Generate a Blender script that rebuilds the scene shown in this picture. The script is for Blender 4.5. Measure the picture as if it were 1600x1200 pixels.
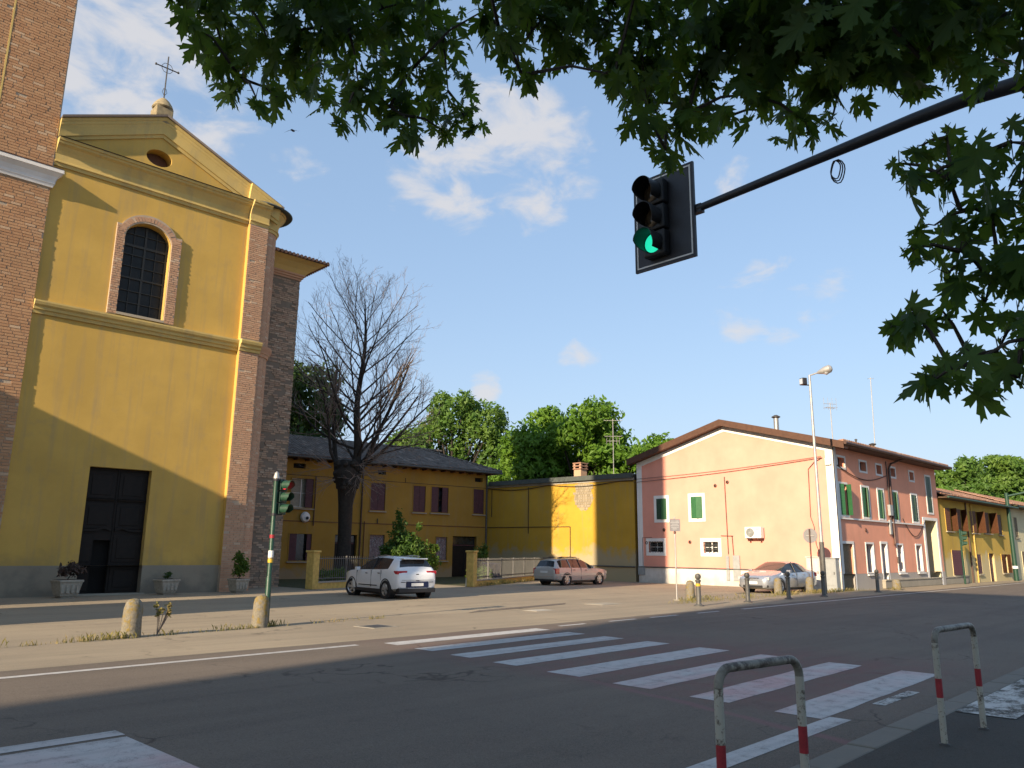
import bpy, math, random
import numpy as np
from mathutils import Vector, Matrix
random.seed(7); rng = np.random.default_rng(7)
for o in list(bpy.data.objects): bpy.data.objects.remove(o)
scene = bpy.context.scene; COL = scene.collection
R = math.radians; PI = math.pi

# ------------------------------------------------------------------ camera
EYE = Vector((0, 0, 1.75))
PITCH, ROLL, YAW, FPX = R(12.18), R(.613), R(46.0), 1214.7
_f = Vector((math.cos(PITCH)*math.cos(YAW), math.cos(PITCH)*math.sin(YAW), math.sin(PITCH)))
_r0 = Vector((math.sin(YAW), -math.cos(YAW), 0)); _u0 = _r0.cross(_f)
_r = math.cos(ROLL)*_r0 + math.sin(ROLL)*_u0; _u = -math.sin(ROLL)*_r0 + math.cos(ROLL)*_u0
cam = bpy.data.cameras.new('camera'); cam.sensor_width = 36; cam.lens = FPX/1600*36
cam.clip_start = .05; cam.clip_end = 3000
camo = bpy.data.objects.new('camera', cam); COL.objects.link(camo)
camo.matrix_world = Matrix(((_r.x, _u.x, -_f.x, EYE.x), (_r.y, _u.y, -_f.y, EYE.y), (_r.z, _u.z, -_f.z, EYE.z), (0, 0, 0, 1)))
scene.camera = camo
def ray(x, y):
    return (_f*FPX + _r*(x-800) + _u*(600-y)).normalized()
def at(x, y, dist):
    return EYE + ray(x, y)*dist

# ------------------------------------------------------------------ light, sky, exposure
SUN_EL, SUN_AZ = R(20.7), R(10.5)            # light travels towards +X, 10.5 degrees towards +Y
light_dir = Vector((math.cos(SUN_AZ)*math.cos(SUN_EL), math.sin(SUN_AZ)*math.cos(SUN_EL), -math.sin(SUN_EL)))
sl = bpy.data.lights.new('sun', 'SUN'); sl.energy = 4.9; sl.angle = R(.55); sl.color = (1, .82, .60)
slo = bpy.data.objects.new('sun', sl); COL.objects.link(slo)
slo.rotation_euler = (-light_dir).to_track_quat('Z', 'Y').to_euler(); slo.location = (-20, 0, 40)

world = bpy.data.worlds.new('World'); scene.world = world; world.use_nodes = True
nt = world.node_tree; nt.nodes.clear()
def N(t, **kw):
    n = nt.nodes.new(t)
    for k, v in kw.items(): setattr(n, k, v)
    return n
def L(a, b): nt.links.new(a, b)
def math_(op, a, b=None, clamp=False):
    n = N('ShaderNodeMath', operation=op, use_clamp=clamp)
    for i, v in enumerate((a, b)):
        if v is None: continue
        if isinstance(v, (int, float)): n.inputs[i].default_value = v
        else: L(v, n.inputs[i])
    return n.outputs[0]
sky = N('ShaderNodeTexSky', sky_type='NISHITA', sun_disc=False)
sky.sun_elevation = SUN_EL; sky.sun_rotation = math.atan2(-light_dir.x, -light_dir.y)
sky.air_density = 1.15; sky.dust_density = .7; sky.ozone_density = 2.2
bgS = N('ShaderNodeBackground'); bgS.inputs['Strength'].default_value = .125
L(sky.outputs[0], bgS.inputs['Color'])
bgC = N('ShaderNodeBackground'); bgC.inputs['Color'].default_value = (.95, .92, .92, 1); bgC.inputs['Strength'].default_value = .43
bgB = N('ShaderNodeBackground'); bgB.inputs['Color'].default_value = (.178, .262, .390, 1); bgB.inputs['Strength'].default_value = 1.0      # even humid blue of the evening air
bgV = N('ShaderNodeBackground'); bgV.inputs['Color'].default_value = (.315, .36, .45, 1); bgV.inputs['Strength'].default_value = 1.0
tc = N('ShaderNodeTexCoord')
def noise(scale, detail=5, rough=.55, vec=None, dist=0):
    n = N('ShaderNodeTexNoise'); n.inputs['Scale'].default_value = scale; n.inputs['Detail'].default_value = detail
    n.inputs['Roughness'].default_value = rough; n.inputs['Distortion'].default_value = dist
    L(vec or tc.outputs['Generated'], n.inputs['Vector']); return n.outputs['Fac']
mpw = N('ShaderNodeMapping'); mpw.inputs['Scale'].default_value = (1, 1, 1.9); L(tc.outputs['Generated'], mpw.inputs['Vector'])
fine = noise(13, 7, .56, mpw.outputs[0], dist=.35)
total = None
#          image place of each cloud's heart, angular radius (degrees), weight
for (x, y, a, w) in [(170, 60, 10, 1.05), (250, 175, 8.5, .82), (350, 225, 5.5, .45), (455, 282, 4.2, .62), (790, 215, 6.5, 1.0), (700, 275, 5.5, .95), (860, 262, 5.5, .9), (975, 250, 2.6, .45), (1150, 278, 2.6, .6),
                    (1165, 480, 3.8, .74), (1200, 446, 3.2, .66), (1222, 488, 3.6, .72), (1315, 474, 3.8, .56), (910, 543, 2.8, .45), (757, 603, 1.9, .95), (660, 320, 3.5, .6)]:
    d = ray(x, y); dn = N('ShaderNodeVectorMath', operation='DOT_PRODUCT'); L(tc.outputs['Generated'], dn.inputs[0]); dn.inputs[1].default_value = d
    mr = N('ShaderNodeMapRange', interpolation_type='SMOOTHSTEP'); L(dn.outputs['Value'], mr.inputs[0]); mr.inputs[1].default_value = math.cos(R(a)); mr.inputs[2].default_value = 1; mr.inputs[3].default_value = 0; mr.inputs[4].default_value = w
    total = mr.outputs[0] if total is None else math_('MAXIMUM', total, mr.outputs[0])
dens = math_('SUBTRACT', math_('ADD', math_('MULTIPLY', total, .70), math_('MULTIPLY', fine, 1.75)), 1.24)
mr = N('ShaderNodeMapRange', interpolation_type='SMOOTHSTEP'); L(dens, mr.inputs[0])
mr.inputs[1].default_value = 0; mr.inputs[2].default_value = .46; mr.inputs[3].default_value = 0; mr.inputs[4].default_value = .80
# a thin veil of humid air low over the horizon, all the way round
sep = N('ShaderNodeSeparateXYZ'); L(tc.outputs['Generated'], sep.inputs[0])
veil = math_('MULTIPLY', math_('POWER', 2.718, math_('MULTIPLY', math_('MAXIMUM', sep.outputs['Z'], 0), -6)), .9)
mixb = N('ShaderNodeMixShader'); mixb.inputs[0].default_value = .62; L(bgS.outputs[0], mixb.inputs[1]); L(bgB.outputs[0], mixb.inputs[2])
mixv = N('ShaderNodeMixShader'); L(veil, mixv.inputs[0]); L(mixb.outputs[0], mixv.inputs[1]); L(bgV.outputs[0], mixv.inputs[2])
mixw = N('ShaderNodeMixShader'); L(mr.outputs[0], mixw.inputs[0]); L(mixv.outputs[0], mixw.inputs[1]); L(bgC.outputs[0], mixw.inputs[2])
wo = N('ShaderNodeOutputWorld'); L(mixw.outputs[0], wo.inputs['Surface'])
world.cycles.sampling_method = 'MANUAL'; world.cycles.sample_map_resolution = 512
vs = scene.view_settings; vs.view_transform = 'Standard'; vs.look = 'None'; vs.exposure = 0.92; vs.gamma = 1; vs.use_curve_mapping = False
scene.render.resolution_x = 1024; scene.render.resolution_y = 768
scene.cycles.max_bounces = 5; scene.cycles.diffuse_bounces = 3; scene.cycles.glossy_bounces = 3; scene.cycles.transmission_bounces = 2; scene.cycles.transparent_max_bounces = 4; scene.cycles.caustics_reflective = False; scene.cycles.caustics_refractive = False

# ------------------------------------------------------------------ materials
MATS = {}
class MT:
    def __init__(s, name):
        s.m = bpy.data.materials.new(name); s.m.use_nodes = True; s.t = s.m.node_tree; s.t.nodes.clear()
        s.out = s.n('ShaderNodeOutputMaterial'); s.tc = s.n('ShaderNodeTexCoord'); s.geo = s.n('ShaderNodeNewGeometry')
    def n(s, t, **kw):
        n = s.t.nodes.new(t)
        for k, v in kw.items(): setattr(n, k, v)
        return n
    def l(s, a, b): s.t.links.new(a, b)
    def put(s, v, sock):
        if hasattr(v, 'links') or isinstance(v, bpy.types.NodeSocket): s.l(v, sock)
        else: sock.default_value = v
    def noise(s, scale, detail=4, rough=.55, stretch=None, dist=0, pos=True):
        n = s.n('ShaderNodeTexNoise'); n.inputs['Scale'].default_value = scale; n.inputs['Detail'].default_value = detail
        n.inputs['Roughness'].default_value = rough; n.inputs['Distortion'].default_value = dist
        v = s.geo.outputs['Position'] if pos else s.tc.outputs['Object']
        if stretch:
            mp = s.n('ShaderNodeMapping'); mp.inputs['Scale'].default_value = stretch; s.l(v, mp.inputs['Vector']); v = mp.outputs[0]
        s.l(v, n.inputs['Vector']); return n.outputs['Fac']
    def ramp(s, v, lo, hi, a=0., b=1.):
        n = s.n('ShaderNodeMapRange'); s.l(v, n.inputs[0])
        for i, x in enumerate((lo, hi, a, b)): n.inputs[i+1].default_value = x
        return n.outputs[0]
    def mth(s, op, a, b=0., clamp=False):
        n = s.n('ShaderNodeMath', operation=op, use_clamp=clamp); s.put(a, n.inputs[0]); s.put(b, n.inputs[1]); return n.outputs[0]
    def mix(s, f, a, b, mode='MIX'):
        n = s.n('ShaderNodeMix', data_type='RGBA', blend_type=mode); s.put(f, n.inputs[0])
        for v, i in ((a, 6), (b, 7)):
            if isinstance(v, tuple): v = (*v[:3], 1)
            s.put(v, n.inputs[i])
        return n.outputs[2]
    def xyz(s):
        n = s.n('ShaderNodeSeparateXYZ'); s.l(s.geo.outputs['Position'], n.inputs[0]); return n.outputs
    def rnd(s):
        oi = s.n('ShaderNodeObjectInfo')
        return s.mth('FRACT', s.mth('ADD', s.geo.outputs['Random Per Island'], oi.outputs['Random']))
    def bsdf(s, col, rough=.8, metal=0., bump=None, bstr=.3, bdist=.02, spec=.4, trans=0., emis=None, estr=0., coat=0.):
        b = s.n('ShaderNodeBsdfPrincipled')
        if isinstance(col, tuple): col = (*col[:3], 1)
        s.put(col, b.inputs['Base Color']); s.put(rough, b.inputs['Roughness']); b.inputs['Metallic'].default_value = metal
        b.inputs['Specular IOR Level'].default_value = spec; b.inputs['Transmission Weight'].default_value = trans; b.inputs['Coat Weight'].default_value = coat
        b.inputs['Coat Roughness'].default_value = .06
        if emis: b.inputs['Emission Color'].default_value = (*emis, 1); b.inputs['Emission Strength'].default_value = estr
        if bump is not None:
            bn = s.n('ShaderNodeBump'); bn.inputs['Strength'].default_value = bstr; bn.inputs['Distance'].default_value = bdist
            s.l(bump, bn.inputs['Height']); s.l(bn.outputs[0], b.inputs['Normal'])
        s.b = b; s.l(b.outputs[0], s.out.inputs['Surface']); return s
def plain(name, col, rough=.6, metal=0., var=.18, scale=6., bstr=.12, spec=.4, coat=0., rndvar=0.):
    m = MT(name); n1 = m.noise(scale, 5); n2 = m.noise(scale*7, 4)
    f = m.mth('ADD', m.mth('MULTIPLY', n1, .65), m.mth('MULTIPLY', n2, .35))
    f = m.ramp(f, .3, .7)
    a = tuple(c*(1-var) for c in col); b = tuple(min(1, c*(1+var)) for c in col)
    c = m.mix(f, a, b)
    if rndvar: c = m.mix(m.ramp(m.rnd(), 0, 1, 0, rndvar), c, tuple(x*.35 for x in col))
    m.bsdf(c, rough, metal, n2, bstr, .01, spec, coat=coat); MATS[name] = m.m; return m.m
def stucco(name, col, stain=(.25, .22, .17), st=.35, damp=0., dampz=1.2, dampcol=(.42, .39, .33), patch=0., streak=.25):
    m = MT(name); big = m.noise(.55, 5, .6); mid = m.noise(2.3, 6, .6); finen = m.noise(38, 5, .6)
    stre = m.noise(1.0, 5, .6, stretch=(3.2, 3.2, .22))
    c = m.mix(m.ramp(big, .35, .68), tuple(x*.90 for x in col), tuple(min(1, x*1.07) for x in col))
    c = m.mix(m.ramp(stre, .50, .74, 0, streak), c, stain)
    c = m.mix(m.ramp(mid, .58, .80, 0, st), c, stain)
    c = m.mix(m.ramp(finen, .35, .75, 0, .16), c, tuple(x*.7 for x in col))
    if damp:
        z = m.xyz()['Z']; h = m.mth('ADD', z, m.mth('MULTIPLY', m.mth('SUBTRACT', m.noise(1.1, 6, .65), .5), 2.6))
        c = m.mix(m.ramp(h, dampz-.25, dampz+.35, damp, 0), c, dampcol)
    if patch:
        c = m.mix(m.ramp(m.noise(.8, 7, .7, dist=.4), .60, .66, 0, patch), c, dampcol)
    m.bsdf(c, .88, 0, m.mth('ADD', finen, m.mth('MULTIPLY', mid, .8)), .25, .015, .25); MATS[name] = m.m
def brickmat(name, c1, c2, c3):
    m = MT(name); r = m.rnd(); g1 = m.noise(9, 5); g2 = m.noise(.7, 4)
    c = m.mix(m.ramp(r, 0, 1), c1, c2); c = m.mix(m.ramp(r, .90, .96), c, c3)
    c = m.mix(m.ramp(g2, .4, .7, 0, .4), c, tuple(x*.72 for x in c1)); c = m.mix(m.ramp(g1, .55, .85, 0, .35), c, c3)
    m.bsdf(c, .9, 0, m.noise(60, 4), .4, .01, .2); MATS[name] = m.m
def glassmat(name, col=(.02, .025, .03), rough=.05):
    m = MT(name); m.bsdf(m.mix(m.ramp(m.noise(1.3, 3), .4, .65), col, tuple(min(1, x*2.2+.01) for x in col)), rough, 0, m.noise(1.7, 2), .04, .02, .6); MATS[name] = m.m
def leafmat(name, c1, c2, c3, trans=.35):
    m = MT(name); r = m.rnd(); c = m.mix(r, c1, c2); c = m.mix(m.ramp(m.noise(.5, 3), .45, .62), c, c3)
    m.bsdf(c, .55, 0, None, spec=.35)
    t = m.n('ShaderNodeBsdfTranslucent'); m.l(m.mix(.5, c, (.25, .4, .03)), t.inputs['Color'])
    mx = m.n('ShaderNodeMixShader'); mx.inputs[0].default_value = trans; m.l(m.b.outputs[0], mx.inputs[1]); m.l(t.outputs[0], mx.inputs[2])
    m.l(mx.outputs[0], m.out.inputs['Surface']); MATS[name] = m.m

stucco('church_stucco', (.57, .368, .092), st=.25, streak=.38, damp=.35, dampz=1.3, dampcol=(.30, .23, .10))
stucco('church_trim', (.60, .44, .155), st=.3, streak=.35)
stucco('plinth_cement', (.29, .25, .185), st=.4, damp=.5, dampz=.4, dampcol=(.13, .12, .10))
stucco('ochre_wall', (.37, .215, .04), st=.22, streak=.2, damp=.75, dampz=.55, dampcol=(.30, .25, .17))
stucco('ochre_side', (.50, .295, .035), st=.3, streak=.3, damp=.9, dampz=1.8, dampcol=(.36, .30, .19))
stucco('salmon_wall', (.76, .335, .245), st=.04, streak=.05)
stucco('salmon_front', (.80, .36, .235), st=.10, streak=.15)
stucco('white_trim', (.80, .77, .72), st=.08, streak=.08)
stucco('white_plinth', (.66, .62, .56), st=.2, damp=.5, dampz=.25, dampcol=(.36, .33, .27))
stucco('grey_plinth', (.40, .36, .32), st=.25, damp=.4, dampz=.2)
stucco('mustard_wall', (.55, .37, .075), st=.25, streak=.25, damp=.9, dampz=1.75, dampcol=(.55, .46, .26))
stucco('cream_wall', (.62, .56, .36), st=.2, streak=.2)
stucco('mortar', (.46, .37, .27), st=.3)
stucco('rubble_mortar', (.20, .16, .12), st=.5)
stucco('bare_mortar', (.37, .29, .16), st=.4)
stucco('render_grey', (.46, .42, .35), st=.3)
stucco('concrete', (.36, .32, .25), st=.35, streak=.3)
stucco('kerb_concrete', (.19, .17, .14), st=.4, streak=.3)
brickmat('tower_brick', (.50, .295, .16), (.415, .22, .115), (.56, .40, .26))
brickmat('pilaster_brick', (.54, .335, .21), (.45, .26, .16), (.58, .43, .30))
brickmat('rubble', (.42, .305, .21), (.29, .20, .14), (.48, .38, .28))
brickmat('bare_stone', (.36, .30, .21), (.27, .22, .15), (.42, .36, .27))
brickmat('roof_tile', (.19, .155, .13), (.10, .085, .075), (.27, .22, .18))
brickmat('red_tile', (.36, .20, .13), (.26, .14, .09), (.42, .30, .22))
plain('dark_wood', (.014, .011, .009), .6, var=.3, scale=5, spec=.2)
plain('brown_wood', (.11, .045, .02), .6, var=.25)
plain('eave_wood', (.085, .038, .02), .65, var=.25)
plain('maroon_wood', (.085, .032, .04), .6, var=.25)
plain('green_paint', (.035, .13, .05), .45, var=.2)
plain('dark_green_paint', (.03, .07, .04), .5, var=.25)
plain('pole_green', (.016, .052, .03), .45, var=.35, scale=9)
plain('old_wood', (.16, .125, .075), .75, var=.3, scale=9)
plain('white_paint', (.75, .73, .69), .5, var=.08)
plain('rail_white', (.56, .54, .47), .5, var=.45, scale=16)
plain('rail_red', (.30, .022, .03), .45, var=.3, scale=14)
plain('black_metal', (.022, .022, .026), .45, var=.3)
plain('grey_metal', (.30, .30, .29), .45, .6, var=.15)
plain('galvanised', (.42, .40, .37), .5, .5, var=.15)
plain('iron', (.07, .065, .06), .6, .3, var=.3)
plain('rail_iron', (.13, .125, .115), .7, .0, var=.2)
plain('bollard_metal', (.10, .095, .085), .55, .2, var=.3, scale=14)
plain('bollard_yellow', (.55, .36, .03), .5, var=.15)
plain('copper_pipe', (.095, .052, .038), .5, .2, var=.2)
plain('stone', (.40, .36, .28), .9, var=.35, scale=9, bstr=.6)
plain('lichen_stone2', (.27, .22, .13), .9, var=.4, scale=7, bstr=.6)
plain('planter_stone', (.33, .30, .24), .9, var=.3, scale=12, bstr=.5)
plain('ochre_post', (.52, .36, .10), .9, var=.3, scale=6, bstr=.4)
plain('soil', (.06, .045, .03), .95)
plain('bark', (.036, .029, .023), .95, var=.45, scale=7, bstr=1.)
plain('twig_bark', (.24, .185, .15), .9, var=.35, scale=4)
plain('maple_bark', (.06, .05, .04), .9, var=.4, scale=14, bstr=.8)
plain('rubber', (.018, .018, .019), .8, var=.2)
plain('black_plastic', (.02, .02, .022), .5, var=.2)
plain('alloy', (.52, .52, .53), .3, .85, var=.06)
plain('car_white', (.78, .79, .80), .22, coat=.7, var=.02, bstr=0)
plain('car_gold', (.46, .43, .39), .3, .15, coat=.7, var=.03, bstr=0)
plain('car_silver', (.44, .46, .50), .26, .6, coat=.7, var=.03, bstr=0)
plain('lamp_red', (.42, .02, .03), .2, var=.15, coat=.6)
plain('lamp_clear', (.62, .62, .62), .15, .3, var=.1, coat=.6)
plain('plate_white', (.70, .70, .68), .4, var=.1, scale=30)
plain('plate_blue', (.012, .018, .06), .4)
plain('grey_sign', (.22, .21, .21), .5, var=.15)
plain('sign_ink', (.42, .41, .40), .5)
plain('bin_blue', (.03, .035, .14), .5, var=.2)
plain('cabinet', (.30, .31, .30), .5, var=.15)
plain('cable', (.03, .025, .022), .7)
plain('bird', (.02, .02, .025), .8)
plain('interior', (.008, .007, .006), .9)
plain('curtain', (.30, .28, .22), .9, var=.25, scale=9)
plain('poster', (.20, .15, .15), .8, var=.8, scale=11)
plain('soffit', (.10, .06, .035), .8, var=.2)
plain('bitumen', (.075, .085, .075), .9, var=.25)
plain('aged_plaster_far', (.45, .40, .33), .9)
plain('dull_glass', (.02, .021, .02), .35, var=.4, scale=1.5, spec=.18)
plain('glazing_iron', (.045, .045, .04), .7)
glassmat('glass', (.014, .017, .018), .14); glassmat('car_glass', (.012, .013, .014), .03); glassmat('lens_dark', (.05, .035, .02), .12)
m = MT('screen_glass'); m.bsdf((.04, .045, .045), .03, spec=.6, trans=0); MATS['screen_glass'] = m.m
m = MT('green_light'); m.bsdf((.02, .5, .3), .3, emis=(.02, .85, .50), estr=.5); MATS['green_light'] = m.m
m = MT('red_light'); m.bsdf((.5, .01, .02), .3, emis=(.9, .02, .05), estr=1.1); MATS['red_light'] = m.m
leafmat('maple_leaf', (.055, .115, .022), (.024, .06, .016), (.085, .15, .026), .45)
leafmat('poplar_leaf', (.10, .19, .03), (.065, .14, .028), (.14, .23, .04), .4)
leafmat('robinia_leaf', (.12, .24, .022), (.085, .18, .018), (.16, .28, .03), .42)
leafmat('dark_leaf', (.035, .075, .02), (.022, .05, .015), (.05, .09, .022))
leafmat('shrub_leaf', (.06, .125, .015), (.035, .08, .014), (.11, .17, .02))
leafmat('dry_grass', (.22, .17, .05), (.13, .13, .03), (.28, .2, .08), .2)

# asphalt: the road with its seam of red dust, old repairs and tyre polish
def asphalt(name, base, warm, road=False):
    m = MT(name); P = m.xyz(); gr = m.noise(95, 3, .7); mid = m.noise(1.3, 6, .6); big = m.noise(.22, 5, .6); st = m.noise(1, 5, .6, stretch=(.10, 1.6, 1))
    c = m.mix(m.ramp(big, .35, .66), base, warm); c = m.mix(m.ramp(st, .45, .7, 0, .6), c, tuple(x*.68 for x in base)); c = m.mix(m.ramp(m.noise(.55, 6, .7, dist=.6), .60, .66, 0, .38), c, tuple(x*.70 for x in base)); c = m.mix(m.ramp(m.noise(2.6, 3, .5), .70, .76, 0, .5), c, tuple(x*.45 for x in base))
    c = m.mix(m.ramp(gr, .42, .68, 0, .75), c, tuple(x*1.9 for x in base)); c = m.mix(m.ramp(m.noise(26, 4, .7), .56, .72, 0, .6), c, tuple(x*.5 for x in base)); c = m.mix(m.ramp(m.noise(11, 5, .75), .60, .74, 0, .5), c, tuple(x*1.6 for x in base)); c = m.mix(m.ramp(mid, .62, .75, 0, .35), c, tuple(x*.6 for x in base))
    v = m.n('ShaderNodeTexVoronoi', feature='DISTANCE_TO_EDGE'); v.inputs['Scale'].default_value = .33
    dv = m.n('ShaderNodeMix', data_type='VECTOR'); 
    nn = m.n('ShaderNodeTexNoise'); nn.inputs['Scale'].default_value = 1.7; m.l(m.geo.outputs['Position'], nn.inputs['Vector'])
    ad = m.n('ShaderNodeVectorMath', operation='ADD'); m.l(m.geo.outputs['Position'], ad.inputs[0]); m.l(nn.outputs['Color'], ad.inputs[1]); m.l(ad.outputs[0], v.inputs['Vector'])
    crack = m.ramp(v.outputs['Distance'], 0, .012, .75, 0); crack = m.mth('MULTIPLY', crack, m.ramp(m.noise(.45, 3), .5, .62))
    c = m.mix(crack, c, tuple(x*.35 for x in base))
    if road:
        # faded red paint under and around the crossing, and the dusty edge of the old trench
        inx = m.mth('MULTIPLY', m.ramp(P['X'], 8.3, 9.1), m.ramp(P['X'], 13.4, 15.6, 1, 0)); iny = m.mth('MULTIPLY', m.ramp(P['Y'], 3.8, 4.8), m.ramp(P['Y'], 8.0, 13.4, 1, .25))
        c = m.mix(m.mth('MULTIPLY', m.mth('MULTIPLY', inx, iny), m.ramp(m.noise(2.1, 6, .65), .35, .7, .1, .55)), c, (.22, .085, .085))
        seam = m.mth('ABSOLUTE', m.mth('SUBTRACT', m.mth('ADD', P['X'], m.mth('MULTIPLY', m.mth('SUBTRACT', m.noise(1.5, 4), .5), .25)), m.mth('ADD', m.mth('MULTIPLY', P['Y'], .235), 7.05)))
        c = m.mix(m.mth('MULTIPLY', m.ramp(seam, .03, .12, .6, 0), m.ramp(P['Y'], 9.5, 6, 0, 1)), c, (.24, .12, .12))
    m.bsdf(c, .92, 0, m.mth('ADD', gr, m.mth('MULTIPLY', m.noise(30, 4), .7)), .5, .012, .25); MATS[name] = m.m
asphalt('road_asphalt', (.120, .098, .078), (.160, .130, .100), True)
asphalt('piazza_asphalt', (.235, .193, .138), (.325, .265, .182))
asphalt('pavement_asphalt', (.045, .042, .036), (.075, .068, .055))
m = MT('road_paint'); w = m.noise(5, 7, .68); gr = m.noise(70, 3, .7); wear = m.ramp(m.mth('ADD', m.mth('MULTIPLY', w, .6), m.mth('MULTIPLY', gr, .4)), .50, .66)
P = m.xyz(); tyre = m.noise(1, 5, .6, stretch=(.12, 5.5, 1))
pk = m.mth('MULTIPLY', m.ramp(P['Y'], 8.6, 6.6), m.ramp(P['Y'], 4.2, 5.0)); pk = m.mth('MULTIPLY', pk, m.ramp(m.noise(1.1, 4), .35, .6))
c = m.mix(m.mth('MULTIPLY', pk, .85), (.47, .455, .43), (.48, .30, .28)); c = m.mix(m.ramp(tyre, .5, .72, 0, .55), c, (.24, .22, .21))
c = m.mix(m.mth('MULTIPLY', wear, .7), c, (.10, .09, .085)); m.bsdf(c, .75, 0, gr, .3, .01, .3); MATS['road_paint'] = m.m

# ------------------------------------------------------------------ mesh helpers
ROOT = {}
def link(o): COL.objects.link(o); return o
def origin(o):
    while o.parent: o = o.parent
    return ROOT.get(o.name, Vector((0, 0, 0)))
def thing(name, label, cat, loc=(0, 0, 0), group=None):
    o = link(bpy.data.objects.new(name, None)); o.location = loc; o.empty_display_size = .2
    ROOT[o.name] = Vector(loc); o['label'] = label; o['category'] = cat
    if group: o['group'] = group
    return o
def tag(o, label, cat, group=None):
    o['label'] = label; o['category'] = cat
    if group: o['group'] = group
    return o
class Fr:
    """a wall's own frame: u along the wall, d outwards, z up"""
    def __init__(s, o, u, n): s.o = Vector(o); s.u = Vector(u).normalized(); s.n = Vector(n).normalized()
    def __call__(s, u, d, z): return s.o + s.u*u + s.n*d + Vector((0, 0, z))
WORLD = Fr((0, 0, 0), (1, 0, 0), (0, 1, 0))
class MB:
    def __init__(s): s.v = []; s.f = []
    def add(s, vs, fs):
        b = len(s.v); s.v += [tuple(v) for v in vs]; s.f += [tuple(i+b for i in f) for f in fs]; return s
    def box(s, u0, u1, d0, d1, z0, z1, F=WORLD, back=True):
        c = [F(u, d, z) for z in (z0, z1) for d in (d0, d1) for u in (u0, u1)]
        fs = [(0, 1, 5, 4), (2, 6, 7, 3), (0, 4, 6, 2), (1, 3, 7, 5), (4, 5, 7, 6), (0, 2, 3, 1)]
        return s.add(c, fs)
    def hexa(s, c):
        return s.add(c, [(0, 1, 5, 4), (2, 6, 7, 3), (0, 4, 6, 2), (1, 3, 7, 5), (4, 5, 7, 6), (0, 2, 3, 1)])
    def prism(s, poly, d0, d1, F=WORLD):
        """poly: (u, z) outline pushed along d"""
        n = len(poly); a = [F(u, d0, z) for u, z in poly]; b = [F(u, d1, z) for u, z in poly]
        return s.add(a+b, [tuple(range(n)), tuple(range(2*n-1, n-1, -1))] + [(i, (i+1) % n, n+(i+1) % n, n+i) for i in range(n)])
    def sweep(s, prof, u0, u1, F=WORLD, m0=0., m1=0.):
        """prof: (d, z) outline run along u; m0/m1: mitre, extra u per d at either end"""
        n = len(prof); a = [F(u0-m0*d, d, z) for d, z in prof]; b = [F(u1+m1*d, d, z) for d, z in prof]
        return s.add(a+b, [tuple(range(n)), tuple(range(2*n-1, n-1, -1))] + [(i, (i+1) % n, n+(i+1) % n, n+i) for i in range(n)])
    def tube(s, pts, rad, seg=8, cap=True):
        pts = [Vector(p) for p in pts]; n = len(pts); rad = rad if isinstance(rad, (list, tuple)) else [rad]*n
        t0 = (pts[1]-pts[0]).normalized(); up = Vector((0, 0, 1)) if abs(t0.z) < .9 else Vector((1, 0, 0)); a = t0.cross(up).normalized(); vs = []
        for i, p in enumerate(pts):
            t = (pts[min(i+1, n-1)]-pts[max(i-1, 0)]).normalized(); a = (a - t*a.dot(t)).normalized(); b = t.cross(a)
            for k in range(seg):
                an = 2*PI*k/seg; vs.append(p + (a*math.cos(an) + b*math.sin(an))*rad[i])
        fs = [(i*seg+k, i*seg+(k+1) % seg, (i+1)*seg+(k+1) % seg, (i+1)*seg+k) for i in range(n-1) for k in range(seg)]
        if cap: fs += [tuple(range(seg-1, -1, -1)), tuple((n-1)*seg+k for k in range(seg))]
        return s.add(vs, fs)
    def lathe(s, prof, c=(0, 0, 0), seg=16, axis='z', sx=1., sy=1., cap=True):
        c = Vector(c); vs = []
        for r, h in prof:
            for k in range(seg):
                an = 2*PI*k/seg; x, y = r*math.cos(an)*sx, r*math.sin(an)*sy
                vs.append(c + (Vector((x, y, h)) if axis == 'z' else Vector((h, x, y)) if axis == 'x' else Vector((x, h, y))))
        n = len(prof)
        fs = [(i*seg+k, i*seg+(k+1) % seg, (i+1)*seg+(k+1) % seg, (i+1)*seg+k) for i in range(n-1) for k in range(seg)]
        return s.add(vs, fs + ([tuple(range(seg-1, -1, -1)), tuple((n-1)*seg+k for k in range(seg))] if cap else []))
    def wall(s, u0, u1, z0, z1, F, holes=(), depth=.25, top=None):
        """a wall face with real openings and their reveals; top(u) may slope the upper edge"""
        us = sorted({u0, u1, *[h[0] for h in holes], *[h[1] for h in holes]}); zs = sorted({z0, z1, *[h[2] for h in holes], *[h[3] for h in holes]})
        for i in range(len(us)-1):
            for j in range(len(zs)-1):
                cu, cz = (us[i]+us[i+1])/2, (zs[j]+zs[j+1])/2
                if any(h[0] < cu < h[1] and h[2] < cz < h[3] for h in holes): continue
                s.add([F(us[i], 0, zs[j]), F(us[i+1], 0, zs[j]), F(us[i+1], 0, zs[j+1]), F(us[i], 0, zs[j+1])], [(0, 1, 2, 3)])
        for a, b, c, d in holes:
            q = [(a, c), (b, c), (b, d), (a, d)]
            for k in range(4):
                (p1, r1), (p2, r2) = q[k], q[(k+1) % 4]
                s.add([F(p1, 0, r1), F(p2, 0, r2), F(p2, -depth, r2), F(p1, -depth, r1)], [(0, 1, 2, 3)])
        return s
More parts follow.
